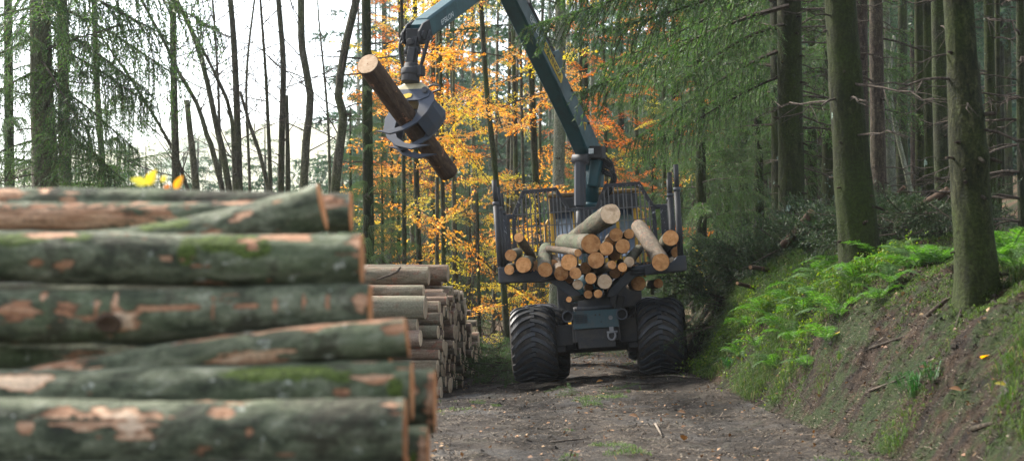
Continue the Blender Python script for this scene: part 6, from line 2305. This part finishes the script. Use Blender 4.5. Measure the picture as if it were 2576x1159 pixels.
mp = scatter(74000, 2.9, 8.0, 13.2, 31.0, mossy, -0.01)
stuff(obj('moss', soup_mesh('moss', [(tri_blades(mp, 0.065, 0.0075, np.array([-0.55, -0.15, -0.1]), 0.5), 0)], [M['moss']])), 'green moss cushions covering the bank', 'moss')


def grassy(x, y):
    t = x - edge_x(y)
    if t < 0.02 or t > 3:
        return False
    n = fbm(x * 0.8, y * 0.8, 21.0, 3)
    return n > 0.42 - 0.50 * smooth(21.5, 25, y) * (1 - smooth(1.0, 1.8, t))


gp = scatter(15000, 2.8, 6.5, 13.5, 30.5, grassy, -0.01)
gr = tri_blades(gp, 0.20, 0.006, np.array([-0.5, -0.1, 0.0]), 0.45)


def roadgrass(x, y):
    t = x - edge_x(y)
    n = fbm(x * 0.7, y * 0.45, 31.0, 3) + 0.4 * fbm(x * 3.0, y * 3.0, 7.0, 2)
    mid = math.exp(-((x - 1.45) / 0.55) ** 2)
    return t < 0 and n > 0.56 - 0.22 * mid


rg = scatter(9000, -1.2, 3.4, 14, 29.5, roadgrass, -0.005)
rgb = tri_blades(rg, 0.055, 0.005, np.array([0, 0, 0.0]), 0.3)
stuff(obj('grass', soup_mesh('grass', [(gr, 0), (rgb, 0)], [M['grass']])), 'thin grass hanging on the bank and growing on the road crown', 'grass')

# bilberry: small leaves in a loose patch where the bank meets the clearing
bp = []
for (px_, py_, n, sp_) in ((1860, 790, 900, 0.32), (1930, 765, 900, 0.3), (1990, 745, 700, 0.3), (1810, 850, 700, 0.28), (1780, 900, 450, 0.22), (2150, 680, 600, 0.3), (2080, 700, 500, 0.3), (2010, 850, 300, .25), (2230, 650, 400, .3)):
    p = bank_at(px_, py_ + 30) or P(px_, py_, 26)
    for k in range(n):
        a_, r_ = rnd.uniform(0, 6.28), abs(rnd.gauss(0, sp_))
        x, y = p.x + math.cos(a_) * r_, p.y + math.sin(a_) * r_
        bp.append((x, y, G(x, y) + rnd.uniform(0.02, 0.30)))
bp = np.array(bp)
stuff(obj('bilberry', soup_mesh('bilberry', [(leaf_quads(bp, rs.randn(len(bp), 3), 0.038, 0.8), 0)], [M['bilberry']])), 'yellow green bilberry leaves along the bank crest', 'bilberry')

# broad grass tufts
for (px_, py_, n, ln, lab) in ((2300, 1000, 70, 0.34, 'glossy broad bladed grass tuft on the bare bank slope'), (2345, 960, 36, 0.28, 'smaller grass tuft just above the glossy one'), (1835, 925, 60, 0.24, 'bright grass tuft at the foot of the bank near the tyre')):
    p = bank_at(px_, py_) or P(px_, py_, 18)
    pos = np.array([[rnd.gauss(0, .045), rnd.gauss(0, .045), 0] for _ in range(n)])
    bl = tri_blades(pos, ln, 0.009, np.array([-0.35, -0.15, 0]), 0.35)
    o = obj('grass_tuft', soup_mesh('grass_tuft', [(bl, 0)], [M['grass_wide']]), None, p - Vector((0, 0, 0.02)))
    thing(o, lab, 'grass tuft')

# fallen leaves, chips and small sticks
lp = scatter(1500, -1.3, 6.5, 13.5, 34, lambda x, y: rnd.random() < (0.22 if x < edge_x(y) else 0.5) and fbm(x * .8, y * .5, 9, 2) > -0.1, 0.012)
l2 = scatter(6500, -2.0, 9.0, 34, 62, lambda x, y: True, 0.015)
fl = leaf_quads(np.concatenate([lp, l2]), rs.randn(len(lp) + len(l2), 3) * [1, 1, 0.15], 0.058, 0.5)
stuff(obj('fallen_leaves', soup_mesh('fallen_leaves', [(fl, 0)], [M['leaf_litter']])), 'scattered brown beech leaves on the road and the bank', 'fallen leaves')
dp = scatter(34000, -1.5, 5.8, 13.2, 33, lambda x, y: fbm(x * 1.3, y * 1.0, 41.0, 3) > -0.15, 0.004)
dq = scatter(16000, 3.0, 5.6, 13.4, 24, lambda x, y: 0 < x - edge_x(y) < 1.8, 0.006)
dp = np.concatenate([dp, dq])
m = len(dp)
dv = nrm(rs.randn(m, 3) * [1, 1, 0.12])
lnn = 0.02 + 0.07 * rs.rand(m, 1) ** 2.5
wv = nrm(np.cross(dv, [0, 0, 1.0])) * (0.002 + 0.005 * rs.rand(m, 1))
up_ = np.array([0, 0, 0.006])
db = np.stack([dp - wv, dp + wv, dp + wv + dv * lnn + up_, dp - wv + dv * lnn + up_], axis=1)
stuff(obj('debris', soup_mesh('debris', [(db, 0)], [M['debris']])), 'bits of bark, needles and chips trodden into the road', 'debris')
# clods and stones
mb = MB()
for k in range(1500):
    x, y = rnd.uniform(-1.0, 5.2), rnd.uniform(13.5, 31)
    s_ = min(0.06, abs(rnd.gauss(0.008, 0.012)) + 0.006 + (0.02 if x > edge_x(y) and rnd.random() < 0.2 else 0))
    c_ = on(x, y)
    q = [c_ + Vector((rnd.uniform(.6, 1) * a_ * s_, rnd.uniform(.6, 1) * b_ * s_, rnd.uniform(.4, .8) * z_ * s_)) for a_, b_, z_ in ((1, 0, 0), (0, 1, 0), (-1, 0, 0), (0, -1, 0), (0, 0, 1), (0, 0, -1))]
    mb.add(q, [(0, 1, 4), (1, 2, 4), (2, 3, 4), (3, 0, 4), (1, 0, 5), (2, 1, 5), (3, 2, 5), (0, 3, 5)])
stuff(mb.build('gravel', M['road_soil']), 'small clods and stones on the dirt road', 'gravel')

# single larger leaves that can be picked out
sg = [(1605, 1050, 'leaf_litter', 'curled brown leaf lying on the grey patch of the road'), (1725, 1040, 'leaf_litter', 'reddish brown leaf on the road right of the curled one'), (1500, 962, 'leaf_orange', 'bright orange leaf on the grass strip behind the tyre'),
      (2535, 975, 'leaf_yellow', 'yellow leaf high on the bare bank'), (2420, 985, 'leaf_litter', 'large dry curled leaf right of the glossy grass tuft'), (2470, 905, 'leaf_orange', 'orange brown leaf above the dry curled leaf'),
      (2340, 930, 'leaf_litter', 'tan leaf left of the orange brown leaf on the bank'), (2060, 1000, 'leaf_litter', 'pale tan leaf on the bare soil of the bank'), (1720, 1110, 'leaf_litter', 'dry leaf in the middle of the road close to the camera')]
for (px_, py_, mt, lab) in sg:
    p = bank_at(px_, py_, 12.5)
    if p is None:
        continue
    o = broad_leaf('fallen_leaf', (0, 0, 0), (rnd.uniform(-1, 1), rnd.uniform(-.6, .2), 0.25), (0, -.5, 1), 0.12, 0.08, mt, None)
    o.location = p + Vector((0, 0, 0.012))
    thing(o, lab, 'leaf')

# sticks on the road and the bank
sticks = [
    ([(1645, 1068), (1662, 1085), (1668, 1100)], 0.012, 'twig_pale', 'pale curved stick lying on the grey patch of the road'),
    ([(1385, 1115), (1440, 1108), (1490, 1105)], 0.010, 'twig', 'dark straight stick on the near part of the road'),
    ([(1250, 976), (1300, 966), (1345, 957)], 0.012, 'twig', 'stick on the ground in front of the stacked logs'),
    ([(1545, 960), (1620, 967), (1700, 962)], 0.014, 'twig', 'thin branch lying across the road behind the tyres'),
    ([(1530, 942), (1610, 950), (1690, 945), (1760, 952)], 0.012, 'twig_pale', 'longer pale branch lying behind the tyres near the right wheel'),
    ([(2190, 985), (2240, 965), (2280, 948)], 0.012, 'twig', 'stick on the bare bank below the moss'),
    ([(1990, 1020), (1930, 960), (1870, 900)], 0.006, 'twig', 'thin bare twig rising from the foot of the bank'),
    ([(2050, 1030), (1990, 960), (1960, 930)], 0.006, 'twig', 'second thin bare twig at the foot of the bank'),
    ([(1460, 968), (1510, 972), (1560, 970)], 0.010, 'twig', 'short stick beside the left tyre'),
]
for (pp, r_, mt, lab) in sticks:
    pts = []
    for (px_, py_) in pp:
        p = bank_at(px_, py_, 12.5) or P(px_, py_, 28)
        pts.append(p + Vector((rnd.uniform(-.02, .02), 0, r_ * 1.2)))
    mb = MB()
    mb.tube(pts, [r_ * 1.2] + [r_] * (len(pts) - 2) + [r_ * 0.5], 7)
    thing(mb.build('stick', M[mt]), lab, 'stick')

# ------------------------------------------------------------------ heaps of cut spruce branches
MD = M['needles_dark']
NB_BR = [needle_branch(1.6, 0.2, 26, 0.36, 0.35, 0.060, 0.0075, 0.030, 2, 0.0) for _ in range(3)]


def heap(name, pts, label, ndl, lift=0.0):
    Tn, Wd = [], []
    for (x, y, z, az_, pit, sc) in pts:
        T, W = NB_BR[rs.randint(3)]
        Mx = rotz(az_) @ roty(-pit) @ rotx(rs.rand() * 6.28) * sc
        Tn.append(put(T, Mx, (x, y, z)))
        Wd.append(put(W, Mx, (x, y, z)))
    return stuff(obj(name, soup_mesh(name, [(np.concatenate(Tn), 0), (np.concatenate(Wd), 1)], [ndl, M['twig']])), label, 'brash')


hp = []
for k in range(230):
    # long heap on the crest behind the bank
    t = rnd.random()
    px_ = 1820 + t * 600
    ref = [(1780, 880), (1850, 780), (1930, 690), (2000, 600), (2080, 590), (2200, 545), (2300, 520), (2420, 540)]
    for (a_, b_), (c_, d_) in zip(ref[:-1], ref[1:]):
        if a_ <= px_ <= c_:
            topy = b_ + (d_ - b_) * (px_ - a_) / (c_ - a_)
    D = 31.6 - 3.4 * smooth(1950, 2420, px_) + rnd.gauss(0, 0.6)
    pt = P(px_, topy + 18, D)
    gz = G(pt.x, pt.y)
    z = gz + (max(0.25, pt.z - gz)) * rnd.random() ** 0.6
    hp.append((pt.x, pt.y, z, rnd.uniform(2.4, 5.2), rnd.uniform(-.45, .25), rnd.uniform(0.7, 1.15)))
for k in range(80):
    px_ = rnd.uniform(2170, 2420)
    pt = P(px_, 505 + 0.12 * abs(px_ - 2320), rnd.uniform(24.6, 27.0))
    gz = G(pt.x, pt.y)
    hp.append((pt.x, pt.y, gz + max(0.2, pt.z - gz) * rnd.random() ** 0.7, rnd.uniform(2.2, 5.4), rnd.uniform(-.4, .2), rnd.uniform(0.55, 0.95)))
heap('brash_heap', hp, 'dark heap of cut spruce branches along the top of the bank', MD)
# solid dark core of twigs under it is left to the branches themselves; a low mat lies by the log stack and behind the machine
hp = []
for k in range(90):
    x, y = rnd.uniform(-1.0, 0.15), rnd.uniform(31.2, 40)
    hp.append((x, y, G(x, y) + rnd.uniform(0.03, 0.45) * smooth(-1.3, -.2, x), rnd.uniform(0, 6.28), rnd.uniform(-.2, .3), rnd.uniform(0.4, 0.8)))
for k in range(34):
    x, y = rnd.uniform(0.3, 2.8), rnd.uniform(36, 50)
    hp.append((x, y, G(x, y) + rnd.uniform(0.02, 0.20), rnd.uniform(0, 6.28), rnd.uniform(-.1, .2), rnd.uniform(0.4, 0.8)))
for k in range(14):
    x, y = rnd.uniform(0.6, 2.0), rnd.uniform(26.0, 29.2)
    hp.append((x, y, G(x, y) + 0.02, rnd.uniform(0, 6.28), rnd.uniform(-.05, .08), rnd.uniform(0.15, 0.35)))
for k in range(7):
    x, y = rnd.uniform(3.25, 3.7), rnd.uniform(28.8, 31)
    hp.append((x, y, G(x, y) + rnd.uniform(0.05, 0.3), rnd.uniform(2.2, 4.2), rnd.uniform(-.3, .1), rnd.uniform(0.5, 0.8)))
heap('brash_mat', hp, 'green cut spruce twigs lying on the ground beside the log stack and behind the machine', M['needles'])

# cut poles sticking out of the heap
poles = [((2042, 533), (1985, 600), 29.2, 0.070, 'bark_log', 'sawn pole sticking up out of the branch heap beside the tall straight spruce'),
         ((2386, 478), (2265, 545), 25.2, 0.060, 'bark_log', 'thick broken pole lying slantwise on the branch heap'),
         ((2275, 470), (2205, 530), 27.5, 0.030, 'twig', 'thin bare pole right of the thick leaning spruce'),
         ((1888, 672), (1925, 678), 28.6, 0.035, 'twig_pale', 'cut branch end poking out of the heap above the tyre'),
         ((1855, 712), (1900, 722), 28.6, 0.030, 'twig_pale', 'lower cut branch end poking out of the heap')]
for (a_, b_, D, r_, mt, lab) in poles:
    A, B = P(a_[0], a_[1], D), P(b_[0], b_[1], D + 0.4)
    B = B + (B - A) * 0.25
    make_log('cut_pole', A, B, r_, r_ * 1.05, 'bark_dark_log', 'cut_dark', lab, 'pole', None, ns=12, nseg=6)

# small yellow seedling in front of the clearing
p = P(1770, 760, 33.0)
sy = empty('beech_seedling', (p.x, p.y, G(p.x, p.y)))
lines = []
gg = np.random.RandomState(5)
twig_lines((0, 0, 0), (0.1, 0, 1), max(0.7, p.z - G(p.x, p.y) + 0.2), 0.006, 1, gg, lines, 0.3, 0.5, 4)
obj('stem', lines_mesh('stem', lines, 'twig'), sy)
pos = np.concatenate([l_[0][2:] for l_ in lines])
pos = np.repeat(pos, 2, 0) + rs.randn(len(pos) * 2, 3) * 0.04
obj('leaves', soup_mesh('leaves', [(leaf_quads(pos, rs.randn(len(pos), 3), 0.075, 0.6), 0)], [M['leaf_yellow']]), sy)
thing(sy, 'yellow leaved seedling between the forwarder and the branch heap', 'seedling')

# exposed roots on the cut slope
roots = [([(2120, 900), (2200, 870), (2290, 840), (2370, 800)], 0.020, 'long root running along the cut edge below the moss'), ([(2330, 800), (2380, 760), (2430, 730)], 0.030, 'thick root leaving the foot of the knobbly spruce'),
         ([(2420, 780), (2400, 830), (2360, 870)], 0.018, 'thin root hanging down the cut slope under the knobbly spruce'), ([(2500, 760), (2540, 800), (2576, 815)], 0.022, 'root showing in the bare soil right of the knobbly spruce'),
         ([(2450, 1080), (2500, 1060), (2570, 1050)], 0.022, 'root at the very foot of the bank near the viewer')]
for (pp, r_, lab) in roots:
    pts = [(bank_at(a_, b_, 12.0) or P(a_, b_, 17)) + Vector((0, 0, 0.0)) for a_, b_ in pp]
    pts = [p + Vector((rnd.uniform(-.02, .02), -0.01, rnd.uniform(-.01, .02))) for p in pts]
    mb = MB()
    mb.tube(pts, [r_ * (1.2 - 0.7 * i / (len(pts) - 1)) for i in range(len(pts))], 8)
    thing(mb.build('root', M['bark_brown']), lab, 'root')


# ------------------------------------------------------------------ haze in the air
mb = MB()
mb.box((0, 330, 22.0), (1800, 780, 114))
hz = mb.build('haze', [])
hm = bpy.data.materials.new('haze_air')
hm.use_nodes = True
nt = hm.node_tree
for n in list(nt.nodes):
    if n.type != 'OUTPUT_MATERIAL':
        nt.nodes.remove(n)
pv = nt.nodes.new('ShaderNodeVolumePrincipled')
pv.inputs['Color'].default_value = (0.90, 0.95, 1.0, 1)
pv.inputs['Density'].default_value = 0.00027
pv.inputs['Anisotropy'].default_value = 0.7
nt.links.new(pv.outputs[0], nt.nodes['Material Output'].inputs['Volume'])
hz.data.materials.append(hm)
stuff(hz, 'thin pale autumn haze hanging in the forest air', 'haze')
